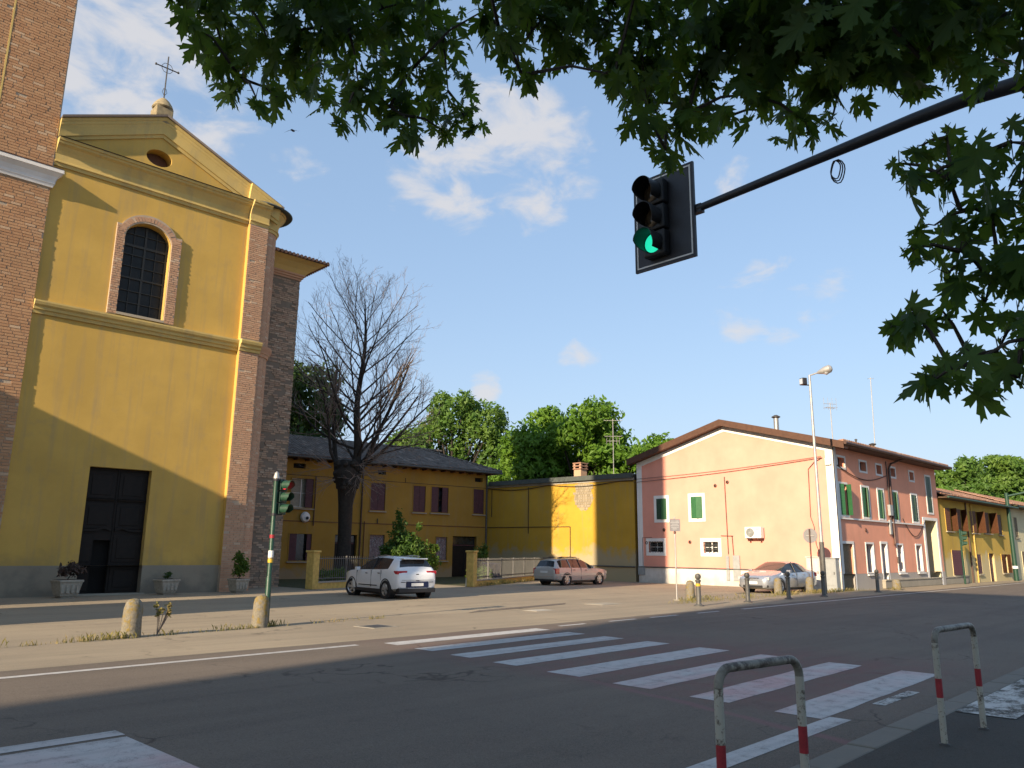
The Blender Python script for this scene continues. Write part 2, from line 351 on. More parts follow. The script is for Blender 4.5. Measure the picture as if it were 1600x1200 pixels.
    def plate(s, a, b, c, d, inner, F, d0=0., depth=.25):
        """rectangle a..b x c..d around the closed outline inner (u, z), with a reveal"""
        cx = sum(p[0] for p in inner)/len(inner); cz = sum(p[1] for p in inner)/len(inner); out = []
        for u, z in inner:
            du, dz = u-cx, z-cz; k = min([((b-cx)/du if du > 0 else (a-cx)/du) if abs(du) > 1e-9 else 1e9, ((d-cz)/dz if dz > 0 else (c-cz)/dz) if abs(dz) > 1e-9 else 1e9])
            out.append((cx+du*k, cz+dz*k))
        n = len(inner)
        for cu, cz2 in ((a, c), (b, c), (b, d), (a, d)):      # pull the nearest outer point onto each corner
            k = min(range(n), key=lambda i: (out[i][0]-cu)**2+(out[i][1]-cz2)**2); out[k] = (cu, cz2)
        vs = [F(u, d0, z) for u, z in out]+[F(u, d0, z) for u, z in inner]+[F(u, d0-depth, z) for u, z in inner]
        return s.add(vs, [(i, (i+1) % n, n+(i+1) % n, n+i) for i in range(n)]+[(n+i, n+(i+1) % n, 2*n+(i+1) % n, 2*n+i) for i in range(n)])
    def build(s, name, mat, parent=None, smooth=False, kind=None, local=False, bevel=0.):
        me = bpy.data.meshes.new(name); o0 = Vector((0, 0, 0)) if (parent is None or local) else origin(parent)
        vs = [(v[0]-o0.x, v[1]-o0.y, v[2]-o0.z) for v in s.v] if o0.length else s.v
        me.from_pydata(vs, [], s.f); me.update()
        me.materials.append(MATS[mat] if isinstance(mat, str) else mat)
        if smooth:
            me.polygons.foreach_set('use_smooth', [True]*len(me.polygons))
            try: me.set_sharp_from_angle(angle=R(42))
            except Exception: pass
        o = link(bpy.data.objects.new(name, me))
        if parent: o.parent = parent
        if kind: o['kind'] = kind
        if bevel:
            b = o.modifiers.new('bevel', 'BEVEL'); b.width = bevel; b.segments = 2; b.limit_method = 'ANGLE'
        return o
def struct(name, mb, mat): return mb.build(name, mat, kind='structure')
def share(o, name, loc, parent=None, rot=None):
    c = o.copy(); link(c); c.name = name; c.parent = parent or o.parent; c.location = loc
    if rot: c.rotation_euler = rot
    return c
def bricks(F, u0, u1, z0, z1, bl=.25, bh=.062, mo=.014, proud=.014, holes=(), miss=0., d0=0., rough=.006):
    mb = MB(); row = 0; z = z0
    while z + bh <= z1 + .02:
        u = u0 - (bl/2 if row % 2 else 0) - random.random()*.04
        while u < u1:
            l = bl*random.uniform(.86, 1.12); a, b = max(u, u0), min(u+l, u1); u += l+mo
            if b-a < .04 or random.random() < miss: continue
            if any(h[0] < b and h[1] > a and h[2] < z+bh and h[3] > z for h in holes): continue
            p = d0+proud+random.uniform(-rough, rough); q = d0-.02; z2 = min(z+bh, z1); j = random.uniform(-.003, .003)
            c = [F(a, p, z+j), F(b, p, z-j), F(b, p, z2-j), F(a, p, z2+j), F(a, q, z), F(b, q, z), F(b, q, z2), F(a, q, z2)]
            mb.add(c, [(0, 1, 2, 3), (1, 0, 4, 5), (2, 1, 5, 6), (3, 2, 6, 7), (0, 3, 7, 4)])
        z += bh+mo; row += 1
    return mb
def tiles(F, rows, col_w=.22, thick=.07, keep=lambda u, v: True, umin=0, umax=1, slope_pt=None, vlen=.42):
    """half round tiles: slope_pt(u, v) gives a point of the roof plane, v down the slope in metres"""
    mb = MB(); n = int((umax-umin)/col_w)
    for i in range(n):
        u = umin+(i+.5)*col_w
        for r in range(rows):
            v0 = r*vlen
            if not keep(u, v0+vlen/2): continue
            j = random.uniform(-.015, .015); h = random.uniform(-.012, .012); vs = []
            for v, lift in ((v0-.03, .0), (v0+vlen, .03)):
                for k in range(5):
                    an = PI*k/4; p = slope_pt(u+j-math.cos(an)*col_w*.52, v); vs.append(p+Vector((0, 0, lift+h+math.sin(an)*thick)))
            mb.add(vs, [(k, k+1, 6+k, 5+k) for k in range(4)]+[(5, 6, 7, 8, 9)])
    return mb

m = MT('worn_white'); n1 = m.noise(3.2, 7, .7); g1 = m.noise(40, 4, .7)
m.bsdf(m.mix(m.ramp(m.mth('ADD', m.mth('MULTIPLY', n1, .7), m.mth('MULTIPLY', g1, .3)), .46, .56), (.52, .50, .46), (.075, .068, .055)), .9, 0, g1, .4, .01, .25); MATS['worn_white'] = m.m
# ================================================================== ground, road, markings
struct('ground', MB().add([(-900, -900, 0), (1500, -900, 0), (1500, 1500, 0), (-900, 1500, 0)], [(0, 1, 2, 3)]), 'piazza_asphalt')
RA = R(2.3); RF = Fr((0, 12.75, 0), (math.cos(RA), math.sin(RA), 0), (-math.sin(RA), math.cos(RA), 0))
def sheet(u0, u1, d0, d1, z, F=RF): return MB().add([F(u0, d0, z), F(u1, d0, z), F(u1, d1, z), F(u0, d1, z)], [(0, 1, 2, 3)])
def wavy(u0, u1, d0, d1, z, n=60, amp=.12):
    mb = MB(); top = [RF(u0+(u1-u0)*i/n, d1+amp*(random.random()-.5), z) for i in range(n+1)]; bot = [RF(u0+(u1-u0)*i/n, d0, z) for i in range(n+1)]
    return mb.add(bot+top, [(i, i+1, n+2+i, n+1+i) for i in range(n)])
struct('road', wavy(-160, 260, -9.75, .55, .005, 300, .16), 'road_asphalt')
def mark(name, mb): return struct(name, mb, 'road_paint')
mark('edge_line', sheet(-60, 8.6, -.16, 0, .009)); mark('edge_line', sheet(23.7, 240, -.16, 0, .009))
for a, b in ((14.5, 15.5), (16.5, 17.7), (18.4, 19.8), (20.9, 22.2)): mark('edge_dash', sheet(a, b, -.13, 0, .009))
mark('edge_line', sheet(-60, 8.55, -9.22, -8.98, .009)); struct('edge_line', sheet(9.7, 11.0, -9.18, -9.03, .009), 'worn_white')
mark('centre_line', sheet(-60, 2.72, -4.60, -4.36, .009)); mark('stop_line', sheet(1.1, 2.70, -8.95, -4.69, .009))
ZF = Fr((8.72, 4.12, 0), (math.cos(R(3.3)), math.sin(R(3.3)), 0), (-math.sin(R(3.3)), math.cos(R(3.3)), 0))
ys = [(0, .56), (1.17, 1.72), (2.36, 2.98), (3.64, 4.26), (4.99, 5.53), (6.15, 6.68), (7.26, 7.75), (8.35, 8.80)]
for k, (a, b) in enumerate(ys):
    s0 = .11*a; mb = MB(); n = 10
    lo = [ZF(s0+(4.55-.01*k)*i/n, a+random.uniform(-.012, .012), .009) for i in range(n+1)]; hi = [ZF(s0+.02+(4.55-.01*k)*i/n, b+random.uniform(-.012, .012), .009) for i in range(n+1)]
    mark('crossing_stripe', mb.add(lo+hi, [(i, i+1, n+2+i, n+1+i) for i in range(n)]))
# near pavement with its kerb stones
struct('pavement', MB().box(-160, 260, -40, -10.02, -.3, .10, RF), 'pavement_asphalt')
kerb = thing('kerb', 'worn low concrete kerb along the near pavement beside the crossing', 'kerb', (8, 3, 0))
k0 = None
for i in range(34):
    u = -4+i*1.0
    mb = MB().box(u+.008, u+.992, -10.02, -9.75, -.2, .105+random.uniform(-.008, .004), RF); mb.build('kerb_stone', 'kerb_concrete', kerb, bevel=.02)
struct('pavement_paint', sheet(9.35, 13.5, -10.60, -10.03, .108), 'worn_white')
# manhole covers and a darker patch in the piazza
def cover(label, x, y, w, d, mat, ang=0):
    F = Fr((x, y, 0), (math.cos(ang), math.sin(ang), 0), (-math.sin(ang), math.cos(ang), 0)); t = thing('manhole_cover', label, 'manhole cover', (x, y, 0))
    MB().box(-w/2, w/2, -d/2, d/2, -.02, .006, F).build('frame', 'concrete', t)
    MB().box(-w*.38, w*.38, -d*.38, d*.38, .0, .011, F).build('lid', mat, t)
cover('rusty square manhole cover on the piazza right of the green pole', 11.0, 15.9, .75, .75, 'iron', .1)
cover('pale concrete manhole slab on the piazza between crossing and wagon', 22.0, 18.0, 1.3, .8, 'concrete', .05)
cover('small pale cover on the piazza beyond the far crossing stripes', 17.9, 17.2, .9, .6, 'render_grey', .0)
struct('repair_patch', MB().add([(15.4, 17.7, .006), (20.6, 18.6, .006), (21.2, 19.1, .006), (16.4, 18.3, .006)], [(0, 1, 2, 3)]), 'road_asphalt')

# ================================================================== the church
CY = 32.5
CF = Fr((0, CY, 0), (1, 0, 0), (0, -1, 0))
ch = thing('church', 'tall ochre yellow church front with brick pilaster, pediment and dark door', 'church', (10.4, CY, 0))
X0, XT, XP, XE = 5.2, 6.43, 14.43, 15.30
arch = [(9.30, 10.98), (11.13, 10.98), (11.13, 14.18)] + [(10.215+.915*math.cos(R(a)), 14.18+.02+.76*math.sin(R(a))) for a in range(8, 173, 12)] + [(9.30, 14.18)]
arch = arch[:2] + arch[2:]
oval = [(10.27+.53*math.cos(2*PI*k/28), 18.05+.37*math.sin(2*PI*k/28)) for k in range(28)]
wm = MB().wall(X0, XP, 1.08, 17.3, CF, [(9.07, 11.36, 1.08, 4.78), (8.9, 11.6, 10.8, 15.4)], .4)
wm.plate(8.9, 11.6, 10.8, 15.4, arch, CF, 0, .38)
wm.build('facade_wall', 'church_stucco', ch)
pl_ = MB().wall(X0, XP, 0, 1.08, Fr((0, CY-.06, 0), (1, 0, 0), (0, -1, 0)), [(9.07, 11.36, 0, 1.08)], .46); pl_.add([CF(X0, .06, 1.08), CF(9.07, .06, 1.08), CF(9.07, 0, 1.08), CF(X0, 0, 1.08)], [(0, 1, 2, 3)]); pl_.add([CF(11.36, .06, 1.08), CF(XP, .06, 1.08), CF(XP, 0, 1.08), CF(11.36, 0, 1.08)], [(0, 1, 2, 3)])
pl_.build('plinth', 'plinth_cement', ch)
# door: two tall leaves in four tiers of raised panels, the left one with an open wicket
door = MB().box(10.225, 11.36, -.38, -.30, 0, 4.78, CF).build('door_leaf', 'dark_wood', ch)
ml = MB().wall(9.07, 10.205, 0, 4.78, Fr((0, CY+.30, 0), (1, 0, 0), (0, -1, 0)), [(9.58, 10.18, 0, 2.02)], .08)
ml.prism([(9.58, 2.02), (9.58, 2.12), (9.72, 2.15), (9.9, 2.24), (10.02, 2.17), (10.18, 2.02)], -.37, -.312, CF)
ml.add([CF(9.07, -.38, 0), CF(9.58, -.38, 0), CF(9.58, -.38, 4.78), CF(9.07, -.38, 4.78)], [(0, 1, 2, 3)])
door2 = ml.build('door_leaf', 'dark_wood', ch)
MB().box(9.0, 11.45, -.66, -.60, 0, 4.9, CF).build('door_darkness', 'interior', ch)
MB().box(10.20, 10.232, -.36, -.27, 0, 4.78, CF).build('meeting_rail', 'dark_wood', ch)
for lx0, lx1, par in ((9.14, 10.15, door2), (10.28, 11.29, door)):
    for z0, z1 in ((.12, 1.05), (1.2, 2.25), (2.45, 3.45), (3.6, 4.68)):
        if par is door2 and z0 < 2.3:
            MB().box(9.13, 9.52, -.31, -.275, z0, z1, CF).build('panel', 'dark_wood', par, bevel=.02); continue
        MB().box(lx0, lx1, -.31, -.275, z0, z1, CF).build('panel', 'dark_wood', par, bevel=.02)
        MB().box(lx0+.14, lx1-.14, -.28, -.25, z0+.14, z1-.14, CF).build('panel', 'dark_wood', par, bevel=.02)
    for zc in (2.35, 3.52):
        if zc == 2.35:
            pr = [(lx0+(lx1-lx0)*i/12, zc+.10*math.exp(-((i-(9 if par is door2 else 3))/2.2)**2)) for i in range(13)]
            mb = MB()
            for (a, za), (b, zb) in zip(pr, pr[1:]): mb.hexa([CF(a, -.29, za), CF(b, -.29, zb), CF(a, -.20, za), CF(b, -.20, zb), CF(a, -.29, za+.09), CF(b, -.29, zb+.09), CF(a, -.20, za+.09), CF(b, -.20, zb+.09)])
            mb.build('moulding', 'dark_wood', par)
        else: MB().sweep([(-.30, zc), (-.22, zc), (-.2, zc+.06), (-.30, zc+.09)], lx0, lx1, CF).build('moulding', 'dark_wood', par)
MB().box(8.95, 11.48, -.35, .25, -.02, .045, CF).build('door_step', 'concrete', ch)
# pilaster, rounded corner, brick by brick
PF = Fr((0, CY-.24, 0), (1, 0, 0), (0, -1, 0))
MB().box(XP, XE, -.6, .24, 0, 16.35, CF).build('pilaster_core', 'mortar', ch)
bricks(PF, XP, XE, 0, 10.28, .28, .074, .018, .018, miss=.01).build('pilaster_bricks', 'pilaster_brick', ch, kind='stuff')
bricks(PF, XP, XE, 10.92, 16.3, .28, .074, .018, .018, miss=.01).build('pilaster_bricks', 'pilaster_brick', ch, kind='stuff')
PL = Fr((XP, CY-.24, 0), (0, 1, 0), (-1, 0, 0)); MB().box(0, .24, 0, .012, 1.08, 16.3, PL).build('pilaster_edge', 'church_stucco', ch)
RC = .86; cc = Vector((XE, CY+RC+.02, 0))
def rb(z0, z1):
    mb = MB(); row = 0; z = z0
    while z < z1-.03:
        a = (-.08 if row % 2 else -.16)
        while a < PI*.62:
            da = .28/RC*random.uniform(.9, 1.1); b = min(a+da, PI*.62); aa = max(a, 0); r = RC+.012+random.uniform(-.005, .005); z2 = min(z+.074, z1); a += da+.02
            if b-aa < .05: continue
            md = (aa+b)/2; vs = []
            for zz in (z, z2):
                for an in (aa, md, b): vs.append(cc+Vector((r*math.sin(an), -r*math.cos(an), zz)))
            for an in (aa, b):
                for zz in (z, z2): vs.append(cc+Vector(((RC-.02)*math.sin(an), -(RC-.02)*math.cos(an), zz)))
            mb.add(vs, [(0, 1, 4, 3), (1, 2, 5, 4), (3, 4, 5, 9, 7), (1, 0, 6, 8, 2), (0, 3, 7, 6), (5, 2, 8, 9)])
        z += .092; row += 1
    return mb
MB().lathe([(RC, 0), (RC, 16.4)], cc, 40).build('corner_core', 'mortar', ch, smooth=True)
rb(0, 10.25).build('corner_bricks', 'pilaster_brick', ch, kind='stuff'); rb(10.85, 16.3).build('corner_bricks', 'pilaster_brick', ch, kind='stuff')
# string course
mid = [(-.02, 10.30), (.07, 10.30), (.09, 10.42), (.15, 10.45), (.16, 10.55), (.24, 10.62), (.27, 10.72), (.27, 10.78), (-.02, 10.86)]
MB().sweep(mid, XT, XP, CF).build('string_course', 'church_trim', ch)
MB().sweep([(d+.24, z) for d, z in mid], XP-.05, XE+.05, CF).build('string_course', 'church_trim', ch)
MB().lathe([(RC+d, z-.02) for d, z in [(.0, 10.28), (.06, 10.30), (.08, 10.42), (.13, 10.45), (.14, 10.55), (.2, 10.62), (.22, 10.76), (0, 10.84)]], cc, 48).build('string_course', 'pilaster_brick', ch, smooth=True)
# window: brick surround, glazing bars, panes
sur = [(8.94, 10.86), (9.28, 10.86), (9.28, 14.2)] + [(10.215-.935*math.cos(R(a)), 14.2+.78*math.sin(R(a))) for a in range(0, 181, 10)] + [(11.15, 10.86), (11.55, 10.86), (11.55, 14.69), (11.30, 14.69)] + [(10.215+1.16*math.cos(R(a)), 14.35+.98*math.sin(R(a))) for a in range(22, 159, 8)] + [(9.13, 14.69), (8.94, 14.69)]
MB().prism(sur, -.02, .08, CF).build('window_surround', 'mortar', ch)
mb = bricks(CF, 8.95, 9.28, 10.9, 14.62, .19, .076, .020, .018, d0=.08); mb2 = bricks(CF, 11.15, 11.54, 10.9, 14.62, .22, .076, .020, .018, d0=.08); mb.add(mb2.v, mb2.f)
for k in range(24):
    a0, a1 = R(8+k*6.9), R(8+k*6.9+5.6); r0 = random.uniform(.93, .95); r1 = random.uniform(1.14, 1.19); d = .094+random.uniform(-.006, .006)
    q = [(10.215+rr*math.cos(a), 14.27+rr*.83*math.sin(a)) for a in (a0, a1) for rr in (r0, r1)]
    mb.add([CF(u, dd, z) for dd in (d, .06) for u, z in q], [(0, 1, 3, 2), (0, 4, 5, 1), (2, 3, 7, 6), (1, 5, 7, 3), (0, 2, 6, 4)])
mb.build('window_surround_bricks', 'pilaster_brick', ch, kind='stuff')
win = MB().prism(arch, -.37, -.34, CF).build('window_pane', 'dull_glass', ch)
for u, w in ((9.34, .05), (9.76, .012), (10.215, .04), (10.66, .012), (11.09, .05)): MB().box(u-w, u+w, -.335, -.29, 11.0, 14.55 if w > .03 and abs(u-10.2) > .5 else 14.9, CF).build('glazing_bar', 'glazing_iron', win)
for z, w in ((11.03, .04), (11.55, .015), (12.05, .015), (12.6, .035), (13.1, .015), (13.6, .015), (14.0, .05), (14.5, .015)): MB().box(9.32, 11.11, -.345, -.28, z-w, z+w, CF).build('glazing_bar', 'glazing_iron', win)
MB().box(9.28, 11.15, -.36, .1, 10.88, 10.985, CF).build('window_sill', 'concrete', ch)
# entablature and pediment
ent = [(-.02, 16.30), (.06, 16.30), (.08, 16.42), (.13, 16.44), (.13, 16.5), (.08, 16.53), (.09, 16.78), (.15, 16.92), (.24, 17.08), (.34, 17.16), (.36, 17.24), (.41, 17.26), (.43, 17.36), (-.02, 17.42)]
MB().sweep(ent, XT, XP, CF).build('entablature', 'church_trim', ch)
MB().sweep([(d+.2, z) for d, z in ent], XP-.04, XE, CF).build('entablature', 'church_trim', ch)
MB().lathe([(RC+max(d, 0)*.95, z-.02) for d, z in ent], cc, 56).build('entablature', 'church_trim', ch, smooth=True)
MB().sweep([(-.02, 17.423), (.46, 17.365), (.48, 17.38), (-.02, 17.45)], XT, XP-.04, CF).build('ledge_flashing', 'iron', ch)
AX, AZ, SL = 10.30, 19.55, .43          # ridge of the gable wall
tymp = MB(); gz = lambda x: AZ-SL*abs(x-AX)
tymp.plate(9.6, 10.94, 17.4, 18.72, oval, CF, 0, .5)
tymp.add([CF(X0, 0, 17.4), CF(9.6, 0, 17.4), CF(9.6, 0, gz(9.6)), CF(X0, 0, gz(X0))], [(0, 1, 2, 3)]).add([CF(9.6, 0, 18.72), CF(10.94, 0, 18.72), CF(10.94, 0, gz(10.94)), CF(AX, 0, AZ), CF(9.6, 0, gz(9.6))], [(0, 1, 2, 3, 4)])
tymp.add([CF(10.94, 0, 17.4), CF(15.3, 0, 17.4), CF(10.94, 0, gz(10.94))], [(0, 1, 2)]); tymp.build('tympanum', 'church_stucco', ch)
MB().prism([(10.27+.53*.99*math.cos(2*PI*k/28), 18.05+.37*.99*math.sin(2*PI*k/28)) for k in range(28)], -.55, -.5, CF).build('oval_window', 'brown_wood', ch)
rk = [(-.05, -.55), (.06, -.55), (.08, -.42), (.14, -.40), (.16, -.22), (.18, -.1), (.21, .02), (.24, .08), (.25, .17), (.28, .20), (.30, .32), (-.05, .36)]
def rake(s, xa, xb, mat='church_trim', prof=rk, extra=0.):
    mb = MB(); n = len(prof); a = [CF(xa, d+extra, gz(xa)+z) for d, z in prof]; b = [CF(xb, d+extra, gz(xb)+z) for d, z in prof]
    return mb.add(a+b, [tuple(range(n)), tuple(range(2*n-1, n-1, -1))]+[(i, (i+1) % n, n+(i+1) % n, n+i) for i in range(n)])
rake(-1, AX, XT).build('raking_cornice', 'church_trim', ch); rake(1, AX, 14.30).build('raking_cornice', 'church_trim', ch); rake(1, 14.26, 15.75, extra=.18).build('raking_cornice', 'church_trim', ch)
for xa, xb in ((XT, AX), (AX, 15.95)):
    MB().hexa([CF(xa, -16, gz(xa)+.33), CF(xb, -16, gz(xb)+.33), CF(xa, .38, gz(xa)+.33), CF(xb, .38, gz(xb)+.33), CF(xa, -16, gz(xa)+.43), CF(xb, -16, gz(xb)+.43), CF(xa, .38, gz(xa)+.43), CF(xb, .38, gz(xb)+.43)]).build('roof_edge', 'roof_tile', ch)
MB().lathe([(RC+.1, 17.38), (RC+.66, 17.31), (RC+.70, 17.36), (RC+.4, 17.56), (.1, 17.75)], cc, 56).build('corner_roof', 'bitumen', ch, smooth=True)
# side and back of the body, closing it
MB().box(X0, XE+.3, -18, -.7, 0, 17.3, CF).build('nave', 'rubble', ch)
MB().prism([(X0, 17.3), (XE+.3, 17.3), (XE+.3, gz(XE+.3)+.3), (AX, AZ+.3), (X0, gz(X0)+.3)], -16, -.6, CF).build('nave_gable', 'church_stucco', ch)
# rubble chapel set back behind the rounded corner
SF = Fr((0, 35.0, 0), (1, 0, 0), (0, -1, 0))
MB().box(15.0, 18.53, -9, 0, 0, 16.4, SF).build('chapel_wall', 'rubble_mortar', ch)
hs = [(random.uniform(16.1, 18.3), random.uniform(.5, 15.2)) for _ in range(46)]
bricks(SF, 16.0, 18.53, 0, 15.25, .26, .080, .020, .016, miss=.07, rough=.026, holes=[(u, u+random.choice((.12, .18, .28)), z, z+.13) for u, z in hs]).build('chapel_bricks', 'rubble', ch, kind='stuff')
chs = Fr((18.53, 35, 0), (0, 1, 0), (1, 0, 0)); bricks(chs, 0, 3, 0, 15.25, .22, .062, .016, .012, miss=.1, rough=.02).build('chapel_bricks', 'rubble', ch, kind='stuff')
for k, (d, za, zb) in enumerate(((.06, 15.25, 15.36), (.13, 15.36, 15.46), (.20, 15.46, 15.56))): MB().box(15.2, 18.53+d, -9, d, za, zb, SF).build('chapel_moulding', 'pilaster_brick', ch)
cv = [(0, 15.56), (.20, 15.56), (.35, 15.75), (.62, 15.98), (.92, 16.12), (0, 16.12)]
MB().sweep(cv, 15.2, 18.53, SF, 0, 1.0).build('chapel_cove', 'church_trim', ch); MB().sweep(cv, 0, 8, chs, 1.0, 0).build('chapel_cove', 'church_trim', ch)
MB().hexa([Vector(p) for p in ((15.2, 33.95, 16.13), (19.6, 33.95, 16.13), (15.2, 44, 16.13), (19.6, 44, 16.13), (15.2, 35.5, 17.6), (16.6, 36.9, 17.6), (15.2, 44, 17.6), (16.6, 44, 17.6))]).build('chapel_roof', 'roof_tile', ch)
mb = MB()
for k in range(20): mb.lathe([(.085, 0), (.07, .42)], (15.4+k*.215, 33.93, 16.19), 8, axis='y')
for k in range(26): mb.lathe([(.085, 0), (.07, -.42)], (19.63, 34.1+k*.215, 16.19), 8, axis='x')
mb.build('chapel_eave_tiles', 'red_tile', ch, kind='stuff')
# stone finial block and iron cross
fin = thing('cross_pedestal', 'weathered stone block with domed cap on the pediment top', 'pedestal', (10.2, 32.0, 19.9))
MB().box(9.84, 10.56, -.7, .05, 19.6, 20.35, Fr((0, 32.3, 0), (1, 0, 0), (0, -1, 0))).build('block', 'lichen_stone2', fin, bevel=.04)
MB().lathe([(.40, 20.35), (.44, 20.40), (.38, 20.55), (.27, 20.72), (.13, 20.86), (.03, 20.9)], (10.2, 32.6, 0), 20).build('cap', 'lichen_stone2', fin, smooth=True)
cr = thing('iron_cross', 'thin ornate wrought iron cross above the church pediment', 'cross', (10.2, 32.6, 20.88))
c0 = Vector((10.2, 32.6, 0))
MB().tube([c0+Vector((0, 0, 20.85)), c0+Vector((0, 0, 22.95))], .028, 6).build('shaft', 'iron', cr); MB().tube([c0+Vector((-.46, 0, 22.38)), c0+Vector((.46, 0, 22.38))], .026, 6).build('arm', 'iron', cr)
for sx in (-1, 1):
    for z0, sz in ((22.38, 1), (22.38, -1)):
        MB().tube([c0+Vector((sx*.02, 0, z0+sz*.22)), c0+Vector((sx*.13, 0, z0+sz*.20)), c0+Vector((sx*.20, 0, z0+sz*.11)), c0+Vector((sx*.24, 0, z0+sz*.02))], .012, 5).build('scroll', 'iron', cr)
    MB().tube([c0+Vector((sx*.01, 0, 21.05)), c0+Vector((sx*.10, 0, 21.2)), c0+Vector((sx*.05, 0, 21.38)), c0+Vector((sx*.01, 0, 21.3))], .011, 5).build('scroll', 'iron', cr)
    MB().lathe([(.045, -.03), (.05, 0), (.03, .05)], c0+Vector((sx*.48, 0, 22.38)), 8).build('knob', 'iron', cr)

# ================================================================== bell tower
tw = thing('bell_tower', 'tall red brick bell tower with white moulding at the left edge', 'tower', (3.2, 35.5, 0))
TY = 32.43; TF = Fr((0, TY, 0), (1, 0, 0), (0, -1, 0))
MB().box(.2, 6.42, -3.4, 0, 0, 27.5, TF).build('core', 'mortar', tw)
bricks(TF, 2.4, 6.42, 0, 15.28, .33, .092, .022, .022, miss=.004).build('bricks', 'tower_brick', tw, kind='stuff')
bricks(TF, 2.4, 6.38, 16.1, 27.4, .33, .092, .022, .022, miss=.004).build('bricks', 'tower_brick', tw, kind='stuff')
mo = [(-.02, 15.30), (.07, 15.30), (.10, 15.42), (.12, 15.44), (.13, 15.55), (.19, 15.72), (.30, 15.86), (.33, 15.88), (.33, 16.02), (-.02, 16.06)]
MB().sweep(mo, .2, 6.40, TF, 0, 1).build('moulding', 'white_trim', tw)
MB().sweep(mo, 0, 3.4, Fr((6.42, TY, 0), (0, 1, 0), (1, 0, 0)), 1, 0).build('moulding', 'white_trim', tw)
MB().sweep([(0, 16.061), (.34, 16.024), (.34, 16.05), (0, 16.085)], .2, 6.7, TF).build('moulding_flashing', 'copper_pipe', tw)
MB().box(4.33, 4.39, .0, .032, 17.9, 27.4, TF).build('light_strip', 'church_trim', tw)

# ================================================================== house helpers
def shutter(F, u0, u1, d, z0, z1, mat, parent, ang=0., hinge='l', slats=True):
    """one leaf hinged at u0 (l) or u1 (r); ang opens it outwards"""
    w = u1-u0; h = u0 if hinge == 'l' else u1; s = 1 if hinge == 'l' else -1; o = F(h, d, 0); uu = F.u*s
    a = R(ang); U = uu*math.cos(a)+F.n*math.sin(a); Nn = F.n*math.cos(a)-uu*math.sin(a); G = Fr(o, U, Nn)
    mb = MB().box(0, w, 0, .035, z0, z1, G); lf = mb.build('shutter', mat, parent)
    if slats:
        n = max(4, int((z1-z0)/.14)); mb = MB()
        for k in range(n): 
            z = z0+.06+(z1-z0-.12)*k/n; mb.box(.05, w-.05, .03, .05, z, z+(z1-z0-.12)/n*.55, G)
        mb.build('slats', mat, lf, kind='stuff')
    return lf
def window(F, u0, u1, z0, z1, parent, frame='white_trim', fw=.16, glass='glass', bars=True, sash='white_paint', dep=.22, sill=True, sillmat=None):
    w = MB()
    if fw:
        for a, b, c, d in ((u0-fw, u0, z0-fw, z1+fw), (u1, u1+fw, z0-fw, z1+fw), (u0, u1, z1, z1+fw), (u0, u1, z0-fw, z0)): w.box(a, b, -.01, .03, c, d, F)
        fr = w.build('window_surround', frame, parent)
    else: fr = parent
    p = MB().box(u0, u1, -dep, -dep+.02, z0, z1, F).build('window_pane', glass, fr if fr is not parent else parent)
    if bars:
        b = MB(); t = .045
        for a, c in ((u0, u0+t), (u1-t, u1), ((u0+u1)/2-t/2, (u0+u1)/2+t/2)): b.box(a, c, -dep+.02, -dep+.06, z0, z1, F)
        for c, d in ((z0, z0+t), (z1-t, z1), (z0+(z1-z0)*.5-.015, z0+(z1-z0)*.5+.015)): b.box(u0, u1, -dep+.025, -dep+.055, c, d, F)
        b.build('sash', sash, fr)
    if sill: MB().box(u0-fw-.05, u1+fw+.05, -.02, .12, z0-fw-.07, z0-fw if fw else z0, F).build('window_sill', sillmat or frame, fr)
    return fr
def pipe(pts, r, mat, name, parent): return MB().tube(pts, r, 8).build(name, mat, parent, smooth=True)

# ================================================================== ochre house behind the fence
ua = R(-6); HU = Vector((math.cos(ua), math.sin(ua), 0)); HN = Vector((math.sin(ua), -math.cos(ua), 0))
HF = Fr((38.8, 42.65, 0), HU, HN)
oh = thing('ochre_house', 'ochre two storey house with grey hipped roof and maroon shutters behind bare tree', 'house', tuple(HF(-9, 0, 0)))
ups = [(-15.05, -13.6, 4.30, 6.10), (-9.57, -8.49, 4.34, 6.13), (-6.31, -5.34, 4.36, 6.13), (-4.85, -3.45, 4.38, 6.14), (-1.26, -.33, 4.42, 6.18)]
low = [(-14.95, -13.51, 1.08, 2.70), (-11.93, -10.4, 0, 2.71), (-9.48, -8.40, 1.13, 2.75), (-4.36, -3.45, 1.14, 2.71), (-2.97, -.91, 0, 2.79)]
atic = [(-9.1, -8.5, 6.72, 7.02), (-1.15, -.45, 6.72, 7.02), (-15.0, -14.2, 6.72, 7.02)]
MB().wall(-24, 0, 0, 7.45, HF, ups+low+atic, .3).build('front_wall', 'ochre_wall', oh)
MB().box(-24, 0, -9, -1.0, 0, 7.4, HF).build('body', 'ochre_wall', oh)
MB().add([HF(0, 0, 0), HF(0, -9, 0), HF(0, -9, 7.45), HF(0, 0, 7.45)], [(0, 1, 2, 3)]).build('side_wall', 'ochre_wall', oh)
for k, (a, b, c, d) in enumerate(ups):
    w = window(HF, a, b, c, d, oh, 'ochre_wall', .05, 'curtain' if k == 0 else 'glass', True, 'brown_wood' if k else 'white_paint', .25, True, 'concrete'); m_ = (a+b)/2
    if k == 0: shutter(HF, b-.48, b, -.06, c, d, 'maroon_wood', w, 0, 'r')
    elif k == 3: shutter(HF, a, m_-.16, -.06, c, d, 'maroon_wood', w, 4, 'l'); shutter(HF, m_+.18, b, -.06, c, d, 'maroon_wood', w, 6, 'r')
    else: shutter(HF, a, m_-.006, -.06, c, d, 'maroon_wood', w); shutter(HF, m_+.006, b, -.06, c, d, 'maroon_wood', w, 0, 'r')
